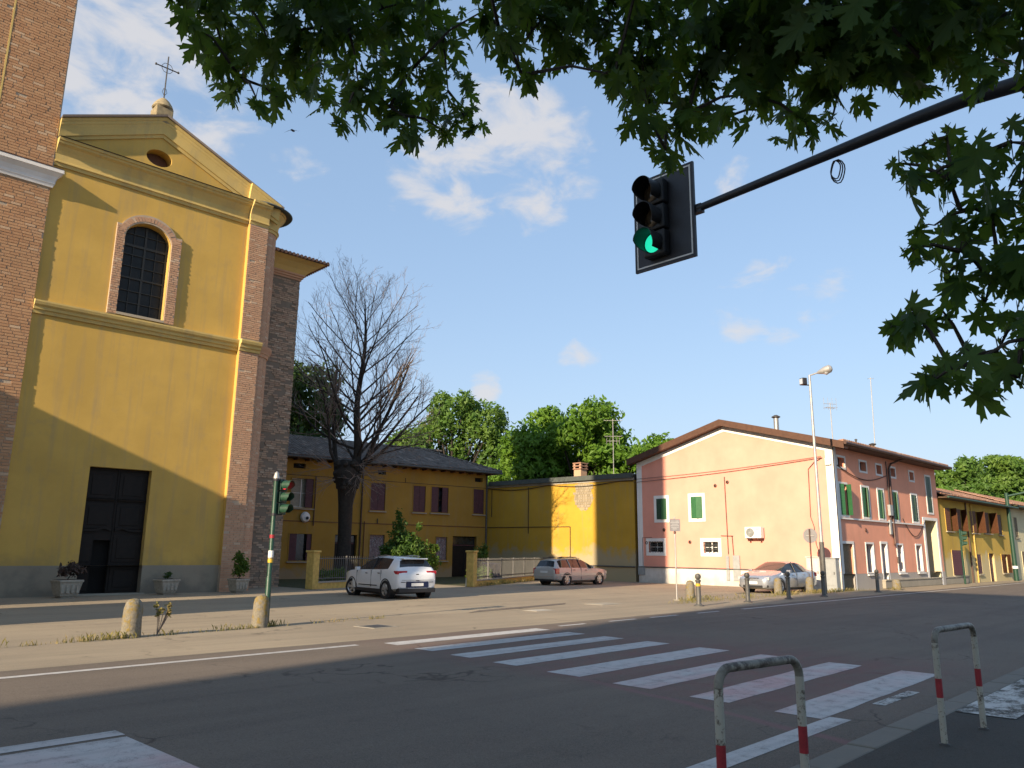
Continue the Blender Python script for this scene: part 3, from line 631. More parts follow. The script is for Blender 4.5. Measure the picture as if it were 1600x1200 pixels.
for a, b, c, d in atic: MB().box(a, b, -.3, -.25, c, d, HF).build('attic_grille', 'interior', oh)
for k, (a, b, c, d) in enumerate(low):
    if k in (1, 4):
        dr = MB().box(a, b, -.30, -.24, c, d, HF).build('door', 'dark_wood', oh)
        for q in range(2):
            x0 = a+.06+q*(b-a)/2; x1 = x0+(b-a)/2-.12
            MB().box(x0, x1, -.25, -.215, .1, 2.1, HF).build('door_panel', 'dark_wood', dr, bevel=.02)
        MB().box(a+.05, b-.05, -.25, -.21, 2.14, 2.2, HF).build('transom', 'maroon_wood', dr); MB().box(a+.08, b-.08, -.25, -.235, 2.24, d-.06, HF).build('window_pane', 'glass', dr)
    elif k == 0:
        w = window(HF, a, b, c, d, oh, 'ochre_wall', .05, 'glass', False, dep=.27, sillmat='concrete'); shutter(HF, a, a+.48, -.06, c, d, 'maroon_wood', w); shutter(HF, b-.30, b, -.06, c, d, 'maroon_wood', w, 0, 'r')
    else:
        w = window(HF, a, b, c, d, oh, 'ochre_wall', .05, 'poster', False, dep=.12, sillmat='concrete')
        g = MB()
        for q in range(26):
            u = random.uniform(a+.05, b-.12); z = random.uniform(c+.05, d-.25); g.tube([HF(u, -.09, z), HF(u+random.uniform(-.05, .1), -.09, z+.09), HF(u+random.uniform(-.06, .06), -.09, z+.17)], .014, 4)
        g.build('graffiti', 'sign_ink', w, kind='stuff')
MB().box(-24, 0, 0, .03, 3.44, 3.49, HF).build('string_line', 'brown_wood', oh)
MB().box(-24, 0, 0, .022, 6.28, 6.31, HF).build('cable_run', 'cable', oh)
for u, za, zb, r, mt in ((-13.48, 3.2, 6.3, .035, 'copper_pipe'), (-10.21, 0, 7.3, .05, 'copper_pipe'), (-9.95, 0, 3.6, .03, 'brown_wood'), (-.12, 0, 7.3, .06, 'bollard_metal'), (-9.0, 3.49, 3.8, .03, 'iron'), (-7.0, 6.3, 6.6, .02, 'cable')):
    pipe([HF(u, .07, za), HF(u, .07, zb)], r, mt, 'wall_pipe', oh)
# hipped roof with real tiles
ov = .75; E0, E1, ED = -25, .75, 10.4; ZE, ZR = 7.42, 9.40; RD = 4.8
P = lambda u, d, z: HF(u, d, z)
rf = MB().add([P(E0, ov, ZE), P(E1, ov, ZE), P(E1, -ED, ZE), P(E0, -ED, ZE), P(E0+3, -RD, ZR), P(E1-4.2, -RD, ZR)], [(0, 1, 5, 4), (1, 2, 5), (2, 3, 4, 5), (3, 0, 4)])
rf.build('roof', 'roof_tile', oh)
sl_len = math.hypot(ov+RD, ZR-ZE)
def sp(u, v): k = v/sl_len; return HF(u, -RD+(ov+RD)*k, ZR+(ZE-ZR)*k+.02)
tiles(HF, int(sl_len/.42), .25, .07, lambda u, v: u < E1-4.2+4.2*(v/sl_len)-.1, -17, E1, sp).build('roof_tiles', 'roof_tile', oh, kind='stuff')
sh_len = math.hypot(4.2, ZR-ZE)
def sp2(u, v): k = v/sh_len; return HF(E1-4.2+4.2*k, u, ZR+(ZE-ZR)*k+.02)
tiles(HF, int(sh_len/.42), .25, .07, lambda u, v: abs(u+RD) < 5.55*(v/sh_len)-.1, -ED, ov, sp2).build('roof_tiles', 'roof_tile', oh, kind='stuff')
mb = MB(); 
for k in range(38): mb.lathe([(.12, 0), (.10, .46)], HF(-17+k*.42, -RD, ZR), 8, axis='x')
for k in range(18): mb.lathe([(.12, 0), (.1, .45)], HF(E1-4.2+4.2*k/18, -RD+(ov+RD)*k/18, ZR+(ZE-ZR)*k/18+.05), 8, axis='x')
mb.build('ridge_tiles', 'roof_tile', oh, kind='stuff')
MB().box(E0, E1, 0, ov-.02, ZE-.10, ZE-.03, HF).build('eave_boards', 'soffit', oh); MB().box(.01, E1-.02, -ED, .0, ZE-.10, ZE-.03, HF).build('eave_boards', 'soffit', oh)
for k in range(22): MB().box(-16.6+k*.78, -16.5+k*.78, 0, ov-.1, ZE-.22, ZE-.10, HF).build('rafter', 'brown_wood', oh)
MB().tube([HF(E0, ov+.03, ZE-.05), HF(E1, ov+.03, ZE-.05)], .075, 8).build('gutter', 'bollard_metal', oh, smooth=True)
# security camera dome
cm = thing('wall_camera', 'white round camera with dark eye on the ochre house wall', 'camera', tuple(HF(-14.07, .1, 3.69)))
MB().lathe([(.05, 0), (.30, -.03), (.33, -.10), (.27, -.22), (.1, -.28)], HF(-14.07, .0, 3.72), 18, axis='y').build('housing', 'white_paint', cm, smooth=True)
MB().lathe([(.10, 0), (.10, -.05), (.03, -.08)], HF(-14.0, .25, 3.66), 12, axis='y').build('lens', 'black_plastic', cm, smooth=True)

# ================================================================== side building: stained ochre wall between the houses
wa = Vector((40.06, 30.24, 0)); wb = Vector((38.8, 42.65, 0)); WU = (wb-wa).normalized(); WN = Vector((-WU.y, WU.x, 0))
if WN.x > 0: WN = -WN
WF = Fr(wa, WU, WN); WL = (wb-wa).length
sb = thing('side_building', 'long stained ochre wall with peeled plaster joining the ochre and pink houses', 'building', tuple(WF(WL/2, 0, 0)))
MB().box(0, WL, -7, 0, 0, 6.30, WF).build('wall', 'ochre_side', sb)
MB().box(.02, WL, -.1, .05, 6.301, 6.45, WF).build('pale_band', 'render_grey', sb)
MB().hexa([WF(.02, .22, 6.45), WF(WL-.3, .22, 6.45), WF(.02, -7, 6.45), WF(WL-.3, -7, 6.45), WF(.02, .22, 6.62), WF(WL-.3, .22, 6.62), WF(.02, -7, 7.5), WF(WL-.3, -7, 7.5)]).build('roof', 'bitumen', sb)
MB().box(0, WL-.3, .20, .26, 6.43, 6.74, WF).build('fascia', 'bitumen', sb)
# bare masonry where the plaster has fallen: single stones
pc = MB(); 
for z in np.arange(4.35, 6.2, .17):
    u = 3.1+random.random()*.1
    while u < 4.75:
        l = random.uniform(.12, .28); cz = (z-5.5); cu = (u+l/2-3.9)
        if (cu/.72)**2+(cz/.98)**2 < 1+random.uniform(-.25, .25) or (z > 5.9 and abs(cu) < .75): pc.box(u, u+l-.02, -.02, .02+random.uniform(0, .02), z, z+.145, WF)
        u += l
pc.build('bare_stones', 'bare_stone', sb, kind='stuff')
MB().prism([(3.9+.74*math.cos(2*PI*k/24)*(1+.1*math.sin(5*k)), 5.45+1.0*math.sin(2*PI*k/24)*(1+.08*math.sin(3*k)) if 5.45+1.08*math.sin(2*PI*k/24) < 6.28 else 6.28) for k in range(24)], .001, .006, WF).build('bare_patch', 'bare_mortar', sb)
for (u, za, zb, r) in ((8.57, 3.0, 6.2, .022), (12.0, 4.2, 6.2, .022), (4.98, .9, 3.43, .02)): pipe([WF(u, .04, za), WF(u, .04, zb)], r, 'cable', 'wall_cable', sb)
pipe([WF(4.98, .04, 3.43), WF(WL-.1, .04, 3.46)], .02, 'cable', 'wall_cable', sb)
pipe([WF(0, .05, .92), WF(7.6, .05, .94)], .04, 'bollard_metal', 'wall_rail', sb)
pts = []
for k in range(25):
    t = k/24; u = WL*(1-t); pts.append(WF(u, .06, 6.28-.22*math.sin(PI*((t*2.2) % 1))*(1 if t < .92 else .3)))
pipe(pts, .022, 'cable', 'wall_cable', sb)
cp = Vector((41.6, 36.05, 0)); cy_ = thing('brick_chimney', 'squat brick chimney with slatted cap above the stained ochre wall', 'chimney', (cp.x, cp.y, 6.8))
MB().box(-.32, .32, -.32, .32, 6.6, 7.45, Fr(cp, (1, 0, 0), (0, 1, 0))).build('stack', 'pilaster_brick', cy_)
for k in range(3): MB().box(-.38, .38, -.38, .38, 7.45+k*.2, 7.53+k*.2, Fr(cp, (1, 0, 0), (0, 1, 0))).build('cap_slab', 'red_tile', cy_); 
for sx in (-1, 1):
    for sy in (-1, 1): MB().box(sx*.27-.07, sx*.27+.07, sy*.27-.07, sy*.27+.07, 7.53, 7.85, Fr(cp, (1, 0, 0), (0, 1, 0))).build('cap_pier', 'pilaster_brick', cy_)
MB().box(-.22, .22, -.22, .22, 7.44, 7.86, Fr(cp, (1, 0, 0), (0, 1, 0))).build('flue', 'interior', cy_)
def aerial(label, x, y, z0, z1, els, yaw=0.6, lean=(0, 0)):
    t = thing('tv_aerial', label, 'aerial', (x, y, z0)); T = Vector((x+lean[0], y+lean[1], z1)); B = Vector((x, y, z0))
    MB().tube([B, T], .028, 6).build('mast', 'galvanised', t)
    bd = Vector((math.cos(yaw), math.sin(yaw), 0)); el = Vector((-bd.y, bd.x, 0))
    for f, blen, n, ew, vert_ in els:
        c = B.lerp(T, f); MB().tube([c-bd*blen/2, c+bd*blen/2], .016, 5).build('boom', 'galvanised', t)
        for k in range(n):
            p = c+bd*blen*(k/(n-1)-.5); d = Vector((0, 0, 1)) if vert_ else el; MB().tube([p-d*ew/2, p+d*ew/2], .010, 4).build('element', 'galvanised', t)
aerial('tall thin aerial mast with two stacked antennas above the stained wall', 43.2, 34.35, 6.9, 11.1, [(.97, 1.3, 8, .7, False), (.70, 1.2, 7, .75, False), (.62, .9, 5, .5, True)], 2.3)

# ================================================================== pink house
PX, PY, PE, PB = 40.0, 17.35, 55.25, 29.95
ph = thing('pink_house', 'salmon pink house with white trimmed gable and green shutters', 'house', ((PX+PE)/2, (PY+PB)/2, 0))
GF = Fr((PX, 0, 0), (0, 1, 0), (-1, 0, 0)); FF = Fr((0, PY, 0), (1, 0, 0), (0, -1, 0))
RY, RZ, RS = 23.65, 9.02, .272
gt = lambda y: RZ-RS*abs(y-RY)
gw = [(27.78, 28.50, 3.78, 5.03), (25.27, 26.03, 3.78, 5.05), (28.08, 29.16, 1.80, 2.46), (24.32, 25.30, 1.80, 2.44)]
mb = MB().wall(PY, PB, 0, 7.2, GF, gw, .22); mb.add([GF(PY, 0, 7.2), GF(PB, 0, 7.2), GF(PB, 0, gt(PB)), GF(RY, 0, RZ), GF(PY, 0, gt(PY))], [(0, 1, 2, 3, 4)])
mb.build('gable_wall', 'salmon_wall', ph)
fw1 = [(40.44, 41.35), (43.26, 44.17), (45.46, 46.25), (47.60, 48.35), (50.57, 51.47)]
fwin = [(a, b, 3.80, 5.40) for a, b in fw1]; att = [(a+.02, b-.06, 6.30, 6.80) for a, b in ((40.44, 41.4), (43.26, 44.2), (45.53, 46.35), (47.6, 48.4), (50.58, 51.38))]
gl = [(43.26, 44.18, .88, 2.36), (47.62, 48.43, .9, 2.36), (50.6, 51.45, .9, 2.38)]; tall = (53.32, 54.18, 4.45, 6.72); gar = (40.12, 41.55, 0, 2.34); dr_ = (45.3, 46.05, 0, 2.4); por = (52.45, 54.55, 0, 3.95)
MB().wall(PX, PE, .82, 7.38, FF, [(a, b, max(c, .82), d) for a, b, c, d in fwin+att+gl+[tall, gar, dr_, por]], .30).build('front_wall', 'salmon_front', ph)
MB().wall(PX, PE, 0, .82, Fr((0, PY-.03, 0), (1, 0, 0), (0, -1, 0)), [(a, b, 0, .82) for a, b, c, d in (gar, dr_, por)], .3).build('front_plinth', 'grey_plinth', ph)
MB().box(PX+.35, PE-.05, PY+.9, PB, 0, 7.3).build('body', 'salmon_front', ph)
MB().add([(PE, PY, 0), (PE, PB, 0), (PE, PB, gt(PB)), (PE, RY, RZ), (PE, PY, gt(PY))], [(0, 1, 2, 3, 4)]).build('far_gable', 'salmon_front', ph)
# white trim of the gable
MB().box(PY-.03, PY+.40, 0, .028, .94, gt(PY)-.02, GF).build('corner_trim', 'white_trim', ph); MB().box(PB-.38, PB, 0, .028, .94, gt(PB)-.02, GF).build('corner_trim', 'white_trim', ph)
MB().box(PX-.028, PX+.30, 0, .03, .84, 7.3, FF).build('corner_trim', 'white_trim', ph)
for ya, yb in ((PY, RY), (RY, PB)): MB().hexa([GF(ya, 0, gt(ya)-.30), GF(yb, 0, gt(yb)-.30), GF(ya, .026, gt(ya)-.30), GF(yb, .026, gt(yb)-.30), GF(ya, 0, gt(ya)), GF(yb, 0, gt(yb)), GF(ya, .026, gt(ya)), GF(yb, .026, gt(yb))]).build('rake_trim', 'white_trim', ph)
MB().box(PY-.03, PB, 0, .022, 0, .90, GF).build('gable_plinth', 'white_plinth', ph)
pipe([GF(PY+2.6, .06, .925), GF(PB, .06, .93)], .035, 'bollard_metal', 'wall_rail', ph)
# gable windows
for k, (a, b, c, d) in enumerate(gw):
    w = window(GF, a, b, c, d, ph, 'white_trim', .19, 'glass', True, 'white_paint', .18, sill=False)
    if k < 2:
        shutter(GF, (a+b)/2+.003, b, .0, c, d, 'dark_green_paint' if k == 0 else 'green_paint', w, 3, 'r'); shutter(GF, a, (a+b)/2-.003, .0, c, d, 'green_paint', w, 10, 'l')
    else:
        for q in range(6 if k == 2 else 4): MB().tube([GF(a+.08+q*(b-a-.16)/(5 if k == 2 else 3), -.03, c), GF(a+.08+q*(b-a-.16)/(5 if k == 2 else 3), -.03, d)], .018, 6).build('bar', 'iron' if k == 2 else 'iron', w)
        for zq in (.3, .7): MB().box(a, b, -.045, -.03, c+(d-c)*zq-.015, c+(d-c)*zq+.015, GF).build('bar', 'iron', w)
for y, z in ((28.0, 3.15), (29.32, 2.38), (26.2, 2.42), (24.35, 5.62), (23.55, 5.78)): MB().lathe([(.10, 0), (.10, -.03), (.06, -.05), (.05, -.01)], GF(y, .0, z), 14, axis='x').build('wall_vent', 'copper_pipe', ph)
pipe([GF(23.72, .05, 6.1), GF(23.68, .05, 1.75)], .022, 'copper_pipe', 'wall_pipe', ph); pipe([GF(23.35, .05, 2.75), GF(24.1, .05, 2.77)], .018, 'copper_pipe', 'wall_pipe', ph); pipe([GF(23.4, .05, 2.75), GF(23.35, .05, 1.6)], .02, 'copper_pipe', 'wall_pipe', ph)
pipe([GF(28.9, .04, 2.7), GF(29.6, .04, 2.7), GF(29.6, .04, .95)], .014, 'copper_pipe', 'wall_pipe', ph)
for (y, w_, za, zb) in ((23.2, .42, .30, 1.68), (29.72, .5, .45, .98), (23.75, .18, .3, 1.65)): MB().box(y-w_/2, y+w_/2, .02, .08, za, zb, GF).build('meter_box', 'cabinet', ph, bevel=.01)
pts = [GF(PB+.2-(12.2)*k/20, .06, 6.13+.62*(k/20)-.10*math.sin(PI*k/20)) for k in range(21)]
pipe(pts, .014, 'copper_pipe', 'wall_cable', ph); pipe([p+Vector((0, 0, .14*(1-i/24)+.05)) for i, p in enumerate(pts)], .011, 'copper_pipe', 'wall_cable', ph)
pipe([GF(17.9, .05, 6.75), GF(18.35, .05, 6.55), GF(18.7, .05, 6.2), GF(18.75, .05, 3.7), GF(18.6, .05, 3.2), GF(18.55, .05, 2.3), GF(18.35, .05, 1.7)], .018, 'copper_pipe', 'wall_cable', ph)
MB().box(17.42, 17.72, .03, .16, 6.35, 6.7, GF).build('junction_box', 'white_paint', ph, bevel=.01)
# roof: brown boarded verge, gutter, tiles
for ya, yb in ((PY-.80, RY), (RY, PB+.45)):
    zt = lambda y: gt(y)+.36; mb = MB()
    mb.hexa([Vector((PX-.45, ya, zt(ya)-.10)), Vector((PE+.55, ya, zt(ya)-.10)), Vector((PX-.45, yb, zt(yb)-.10)), Vector((PE+.55, yb, zt(yb)-.10)), Vector((PX-.45, ya, zt(ya))), Vector((PE+.55, ya, zt(ya))), Vector((PX-.45, yb, zt(yb))), Vector((PE+.55, yb, zt(yb)))]); mb.build('roof', 'red_tile', ph)
    for x0, x1, za, zb, mt in ((PX-.475, PX-.452, -.36, .012, 'eave_wood'), (PX-.452, PX+.02, -.34, -.27, 'eave_wood')):
        MB().hexa([Vector((x, y, zt(y)+z)) for z in (za, zb) for y in (ya, yb) for x in (x0, x1)]).build('verge_board', mt, ph)
MB().box(PX-.4, PE+.5, PY-.78, PY+.02, gt(PY)-.02, gt(PY)+.04).build('eave_boards', 'eave_wood', ph)
MB().tube([(PX-.42, PY-.86, gt(PY-.8)+.29), (PE+.5, PY-.86, gt(PY-.8)+.29)], .085, 8).build('gutter', 'copper_pipe', ph, smooth=True)
mb = MB()
for k in range(72): mb.lathe([(.095, 0), (.08, .3)], (PX-.35+k*.222, PY-.80, gt(PY-.8)+.40), 7, axis='y')
mb.build('eave_tiles', 'red_tile', ph, kind='stuff')
# front openings
for k, (a, b, c, d) in enumerate(fwin):
    w = window(FF, a, b, c, d, ph, 'white_trim', .11, 'glass', True, 'white_paint', .2, sill=False); m_ = (a+b)/2; g_ = 'dark_green_paint' if k == 4 else 'green_paint'
    if k == 0: shutter(FF, a, m_-.12, -.03, c, d, g_, w, 28, 'l'); shutter(FF, m_+.12, b, .0, c, d, g_, w, 62, 'r')
    else: shutter(FF, a, m_-.004, -.02, c, d, g_, w, 2, 'l'); shutter(FF, m_+.004, b, -.02, c, d, g_, w, (14, 9, 16, 4)[k-1], 'r')
for a, b, c, d in att:
    w = window(FF, a, b, c, d, ph, 'white_trim', .11, 'glass', False, dep=.28, sill=False)
w = window(FF, *tall, ph, 'white_trim', .11, 'glass', False, dep=.2, sill=False); a, b, c, d = tall; shutter(FF, a, (a+b)/2-.004, -.02, c, d, 'dark_green_paint', w); shutter(FF, (a+b)/2+.004, b, -.02, c, d, 'dark_green_paint', w, 0, 'r')
MB().box(PX+.3, 52.1, 0, .10, 3.58, 3.66, FF).build('sill_course', 'white_trim', ph)
for k, (a, b, c, d) in enumerate(gl):
    w = window(FF, a, b, c, d, ph, 'white_trim', .10, 'glass', False, dep=.30, sill=True); MB().box(b-.03, b+.0, -.29, -.005, c, d, FF).build('reveal', 'white_trim', w); MB().box(a, a+.30, -.27, -.22, c, d, FF).build('blind', 'maroon_wood', w)
def leafdoor(F, a, b, z1, mat, name, dep, nb, parent):
    fr = MB(); 
    for u0, u1, za, zb in ((a-.13, a, 0, z1+.13), (b, b+.13, 0, z1+.13), (a, b, z1, z1+.13)): fr.box(u0, u1, -.01, .035, za, zb, F)
    f = fr.build('door_surround', 'white_trim', parent); d = MB().box(a, b, -dep-.04, -dep, 0, z1, F).build(name, mat, f)
    for k in range(nb):
        x0 = a+(b-a)*k/nb; MB().box(x0+.008, x0+(b-a)/nb-.008, -dep, -dep+.022, .02, z1-.02, F).build('plank', mat, d)
    return f
leafdoor(FF, gar[0], gar[1], gar[3], 'old_wood', 'garage_door', .12, 8, ph)
f = leafdoor(FF, dr_[0], dr_[1], dr_[3], 'maroon_wood', 'front_door', .28, 3, ph); MB().box(dr_[1]-.035, dr_[1], -.27, -.005, 0, dr_[3], FF).build('reveal', 'white_trim', f); MB().box(dr_[0]+.02, dr_[1]-.02, -.262, -.24, 1.98, 2.36, FF).build('fanlight', 'glass', f)
a, b, _, z1 = por; fr = MB()
for u0, u1, za, zb in ((a-.3, a, 0, z1+.18), (b, b+.24, 0, z1+.18), (a, b, z1, z1+.18)): fr.box(u0, u1, -.01, .035, za, zb, FF)
f = fr.build('portal_surround', 'white_trim', ph); MB().box(b-.04, b, -1.0, -.005, 0, z1, FF).build('reveal', 'cream_wall', f); MB().box(a, a+.02, -1.0, -.005, 0, z1, FF).build('reveal', 'salmon_front', f); MB().box(a, b, -1.0, -.005, z1-.02, z1, FF).build('reveal', 'cream_wall', f)
d = MB().box(a, b, -.9, -.85, 0, z1, FF).build('portal_door', 'brown_wood', f)
for k in range(16): MB().box(a+.05, b-.05, -.86, -.82, .06+k*.24, .27+k*.24, FF).build('plank', 'brown_wood', d)
# pipes, wires, boxes on the front
pipe([FF(48.3, .8, 7.35), FF(47.9, .55, 7.25), FF(47.4, .15, 7.0), FF(47.2, .09, 6.7), FF(47.2, .09, 2.5), FF(47.1, .09, 2.35)], .055, 'copper_pipe', 'downpipe', ph); pipe([FF(46.9, .07, 7.1), FF(46.9, .07, 3.0)], .03, 'iron', 'wall_pipe', ph); pipe([FF(47.45, .06, 6.9), FF(47.45, .06, 3.2), FF(47.35, .06, 2.5), FF(46.95, .06, 3.2)], .02, 'cable', 'wall_cable', ph)
MB().box(46.62, 47.02, .05, .2, 4.0, 4.6, FF).build('meter_box', 'cabinet', ph); MB().box(46.62, 46.85, .03, .12, 2.95, 3.75, FF).build('meter_box', 'cabinet', ph)
for (xa, za, xb, zb, sag) in ((40.3, 6.35, 46.9, 6.28, .5), (48.8, 3.9, 52.3, 3.8, .95)): pipe([FF(xa+(xb-xa)*k/14, .05, za+(zb-za)*k/14-sag*math.sin(PI*k/14)) for k in range(15)], .022, 'cable', 'wall_cable', ph)
MB().lathe([(.11, 0), (.11, -.04), (.05, -.06)], FF(43.4, 0, 3.1), 10, axis='y', sx=.7).build('wall_vent', 'copper_pipe', ph); MB().box(47.45, 47.62, .02, .1, 1.35, 1.7, FF).build('letter_box', 'iron', ph)
# air conditioner on the gable
ac = thing('air_conditioner', 'white air conditioner unit on brackets on the pink gable', 'air conditioner', tuple(GF(21.9, .2, 2.55)))
body = MB().box(21.42, 22.38, .10, .44, 2.62, 3.22, GF).build('casing', 'white_paint', ac, bevel=.02)
MB().lathe([(.24, -.01), (.24, -.02), (.03, -.03)], GF(22.05, .44, 2.92), 20, axis='x').build('fan_grille', 'cabinet', ac)
for k in range(4): MB().tube([GF(22.05+(.07+k*.05)*math.cos(2*PI*q/20), .475, 2.92+(.07+k*.05)*math.sin(2*PI*q/20)) for q in range(21)], .006, 4).build('grille_ring', 'iron', ac)
MB().box(21.5, 21.72, .44, .447, 3.08, 3.13, GF).build('badge', 'grey_sign', ac)
for y in (21.55, 22.2): MB().box(y, y+.05, .02, .5, 2.56, 2.61, GF).build('bracket', 'copper_pipe', ac); MB().tube([GF(y+.025, .45, 2.57), GF(y+.025, .03, 2.42)], .02, 5).build('bracket', 'copper_pipe', ac)
fl = thing('flue_pipe', 'shiny steel flue pipe with cap on the pink house roof', 'flue', (44.2, 22.5, 9.0)); MB().tube([(44.2, 22.5, 8.9), (44.2, 22.5, 9.95)], .15, 14).build('pipe', 'grey_metal', fl, smooth=True); MB().lathe([(.15, 9.9), (.26, 9.96), (.26, 10.0), (.08, 10.1)], (44.2, 22.5, 0), 16).build('cap', 'iron', fl, smooth=True)
fl = thing('roof_vent', 'small dark roof vent near the far end of the pink roof', 'vent', (52.3, 20.0, 8.2)); MB().tube([(52.3, 20., 8.2), (52.3, 20., 8.85)], .13, 10).build('pipe', 'iron', fl); MB().lathe([(.2, 8.85), (.24, 8.92), (.05, 8.98)], (52.3, 20., 0), 12).build('cap', 'iron', fl)
fl = thing('roof_vent', 'short thin vent stub beside the aerial on the pink roof', 'vent', (48.7, 19.6, 8.0)); MB().tube([(48.7, 19.6, 8.1), (48.7, 19.6, 8.75)], .06, 8).build('pipe', 'iron', fl); MB().lathe([(.09, 8.75), (.09, 8.8), (.02, 8.84)], (48.7, 19.6, 0), 8).build('cap', 'iron', fl)
aerial('pale tv aerial on the ridge of the pink house', 48.6, 21.0, 8.5, 11.3, [(.97, .9, 4, .8, True), (.88, .7, 5, .5, False)], 2.6)
aerial('very tall thin leaning aerial rod behind the pink roof', 55.3, 21.0, 8.2, 14.1, [(.985, .35, 3, .25, False)], 2.2, (.3, 0))

# ================================================================== houses further along the street
mh = thing('mustard_house', 'mustard yellow terraced house with tiled roof beyond the pink house', 'house', (62.8, 20, 0))
MY = 17.5; MF = Fr((0, MY, 0), (1, 0, 0), (0, -1, 0)); MZ = 5.55
k_ = MY/17.13
up = [(55.67, 56.95, 3.42, 4.92), (57.85, 59.05, 3.45, 4.92), (60.68, 62.43, 3.42, 4.92), (63.66, 65.41, 3.46, 4.95), (67.17, 68.22, 3.43, 4.93)]; up = [(a*k_, b*k_, c, d) for a, b, c, d in up]
lo_ = [(56.19, 58.51, .55, 2.16), (61.34, 62.25, .58, 1.92), (64.06, 65.32, 0, 2.0), (67.13, 68.76, .58, 1.95)]; lo_ = [(a*k_, b*k_, c, d) for a, b, c, d in lo_]
MX1 = 71.6
MB().wall(PE+.02, MX1, 0, MZ, MF, up+lo_, .3).build('front_wall', 'mustard_wall', mh); MB().box(PE+.1, MX1, -6, -.8, 0, MZ-.05, MF).build('body', 'mustard_wall', mh)
for k, (a, b, c, d) in enumerate(up):
    w = window(MF, a, b, c, d, mh, 'mustard_wall', .03, 'glass', False, dep=.27, sillmat='concrete')
    if k == 4: shutter(MF, a, (a+b)/2, -.04, c, d, 'brown_wood', w); shutter(MF, (a+b)/2, b, -.04, c, d, 'brown_wood', w, 0, 'r')
    else: shutter(MF, a, a+(b-a)*.46, -.02, c, d, 'brown_wood', w, 12, 'l'); shutter(MF, b-(b-a)*.42, b, -.02, c, d, 'brown_wood', w, 55, 'r')
for k, (a, b, c, d) in enumerate(lo_):
    w = window(MF, a, b, c, d, mh, 'mustard_wall', .03, 'glass', False, dep=.27, sill=(k != 2), sillmat='concrete'); nm = 'brown_wood' if k == 3 else 'maroon_wood'
    if k == 2:
        dd = MB().box(a, b, -.2, -.15, 0, d, MF).build('door', 'maroon_wood', w)
        for q in range(5): MB().box(a+(b-a)*q/5+.01, a+(b-a)*(q+1)/5-.01, -.16, -.13, .03, d-.03, MF).build('plank', 'maroon_wood', dd)
    else: shutter(MF, a, (a+b)/2-.01, -.03, c, d, nm, w, 3 if k else 10, 'l'); shutter(MF, (a+b)/2+.01, b, -.03, c, d, nm, w, 30 if k == 3 else 3, 'r')
for x in (59.9, 61.0): pipe([MF(x*k_, .06, 0), MF(x*k_, .06, MZ-.1)], .05, 'copper_pipe' if x < 60.5 else 'ochre_post', 'downpipe', mh)
pipe([MF(PE+.2, .05, 0), MF(PE+.25, .05, 3.2), MF(PE+.1, .05, MZ)], .04, 'bollard_metal', 'downpipe', mh)
def street_roof(par, xa, xb, z, ridge, dr, mat='red_tile'):
    n_ = math.hypot(dr+.75, ridge-z); MB().add([MF(xa, .75, z), MF(xb, .75, z), MF(xb, -dr, ridge), MF(xa, -dr, ridge), MF(xb, -2*dr, z), MF(xa, -2*dr, z)], [(0, 1, 2, 3), (3, 2, 4, 5)]).build('roof', mat, par)
    f_ = lambda u, v: MF(u, -dr+(dr+.75)*(v/n_), ridge+(z-ridge)*(v/n_)+.02)
    tiles(MF, int(n_/.42), .27, .08, lambda u, v: True, xa, xb, f_).build('roof_tiles', mat, par, kind='stuff'); MB().box(xa, xb, 0, .72, z-.1, z-.03, MF).build('eave_boards', 'soffit', par); MB().tube([MF(xa, .8, z-.05), MF(xb, .8, z-.05)], .07, 8).build('gutter', 'dark_green_paint', par)
street_roof(mh, PE+.05, MX1, MZ+.02, 6.95, 3.6)
ch2 = thing('cream_house', 'pale cream house at the far right beyond the green mast', 'house', (80, 20, 0))
cw = [(73.2, 74.1, 3.3, 4.9), (76.5, 77.5, 3.3, 4.9), (74.4, 75.4, .4, 2.2), (79.5, 80.5, 3.3, 4.9), (78.2, 79.3, .4, 2.2)]
MB().wall(MX1, 92, 0, MZ+.15, MF, cw, .2).build('front_wall', 'cream_wall', ch2); MB().box(MX1+.1, 92, -6, -.6, 0, MZ+.1, MF).build('body', 'cream_wall', ch2)
for a, b, c, d in cw: w = window(MF, a, b, c, d, ch2, 'cream_wall', .03, 'glass', False, dep=.18, sillmat='concrete'); shutter(MF, a, (a+b)/2, -.02, c, d, 'old_wood', w); shutter(MF, (a+b)/2, b, -.02, c, d, 'old_wood', w, 0, 'r')
street_roof(ch2, MX1+.05, 92, MZ+.17, 7.1, 3.6)
LW = Fr((0, 16.2, 0), (math.cos(R(1.2)), math.sin(R(1.2)), 0), (-math.sin(R(1.2)), math.cos(R(1.2)), 0))
def lowwall(label, xa, xb):
    y0 = LW(xa, 0, 0).y; t = thing('low_wall', label, 'wall', (xa, y0, 0)); MB().box(xa, xb, 0, .3, 0, .40, LW).build('wall_body', 'concrete', t, bevel=.03); n = int((xb-xa)/1.5)
    for k in range(n): MB().box(xa+.01+k*(xb-xa)/n, xa-.01+(k+1)*(xb-xa)/n, -.03, .33, .40, .48, LW).build('coping_slab', 'concrete', t, bevel=.015)
lowwall('long low concrete wall in front of the pink and mustard houses', 45.0, 60.5); lowwall('low concrete wall below the green mast at the far right', 68.3, 88)

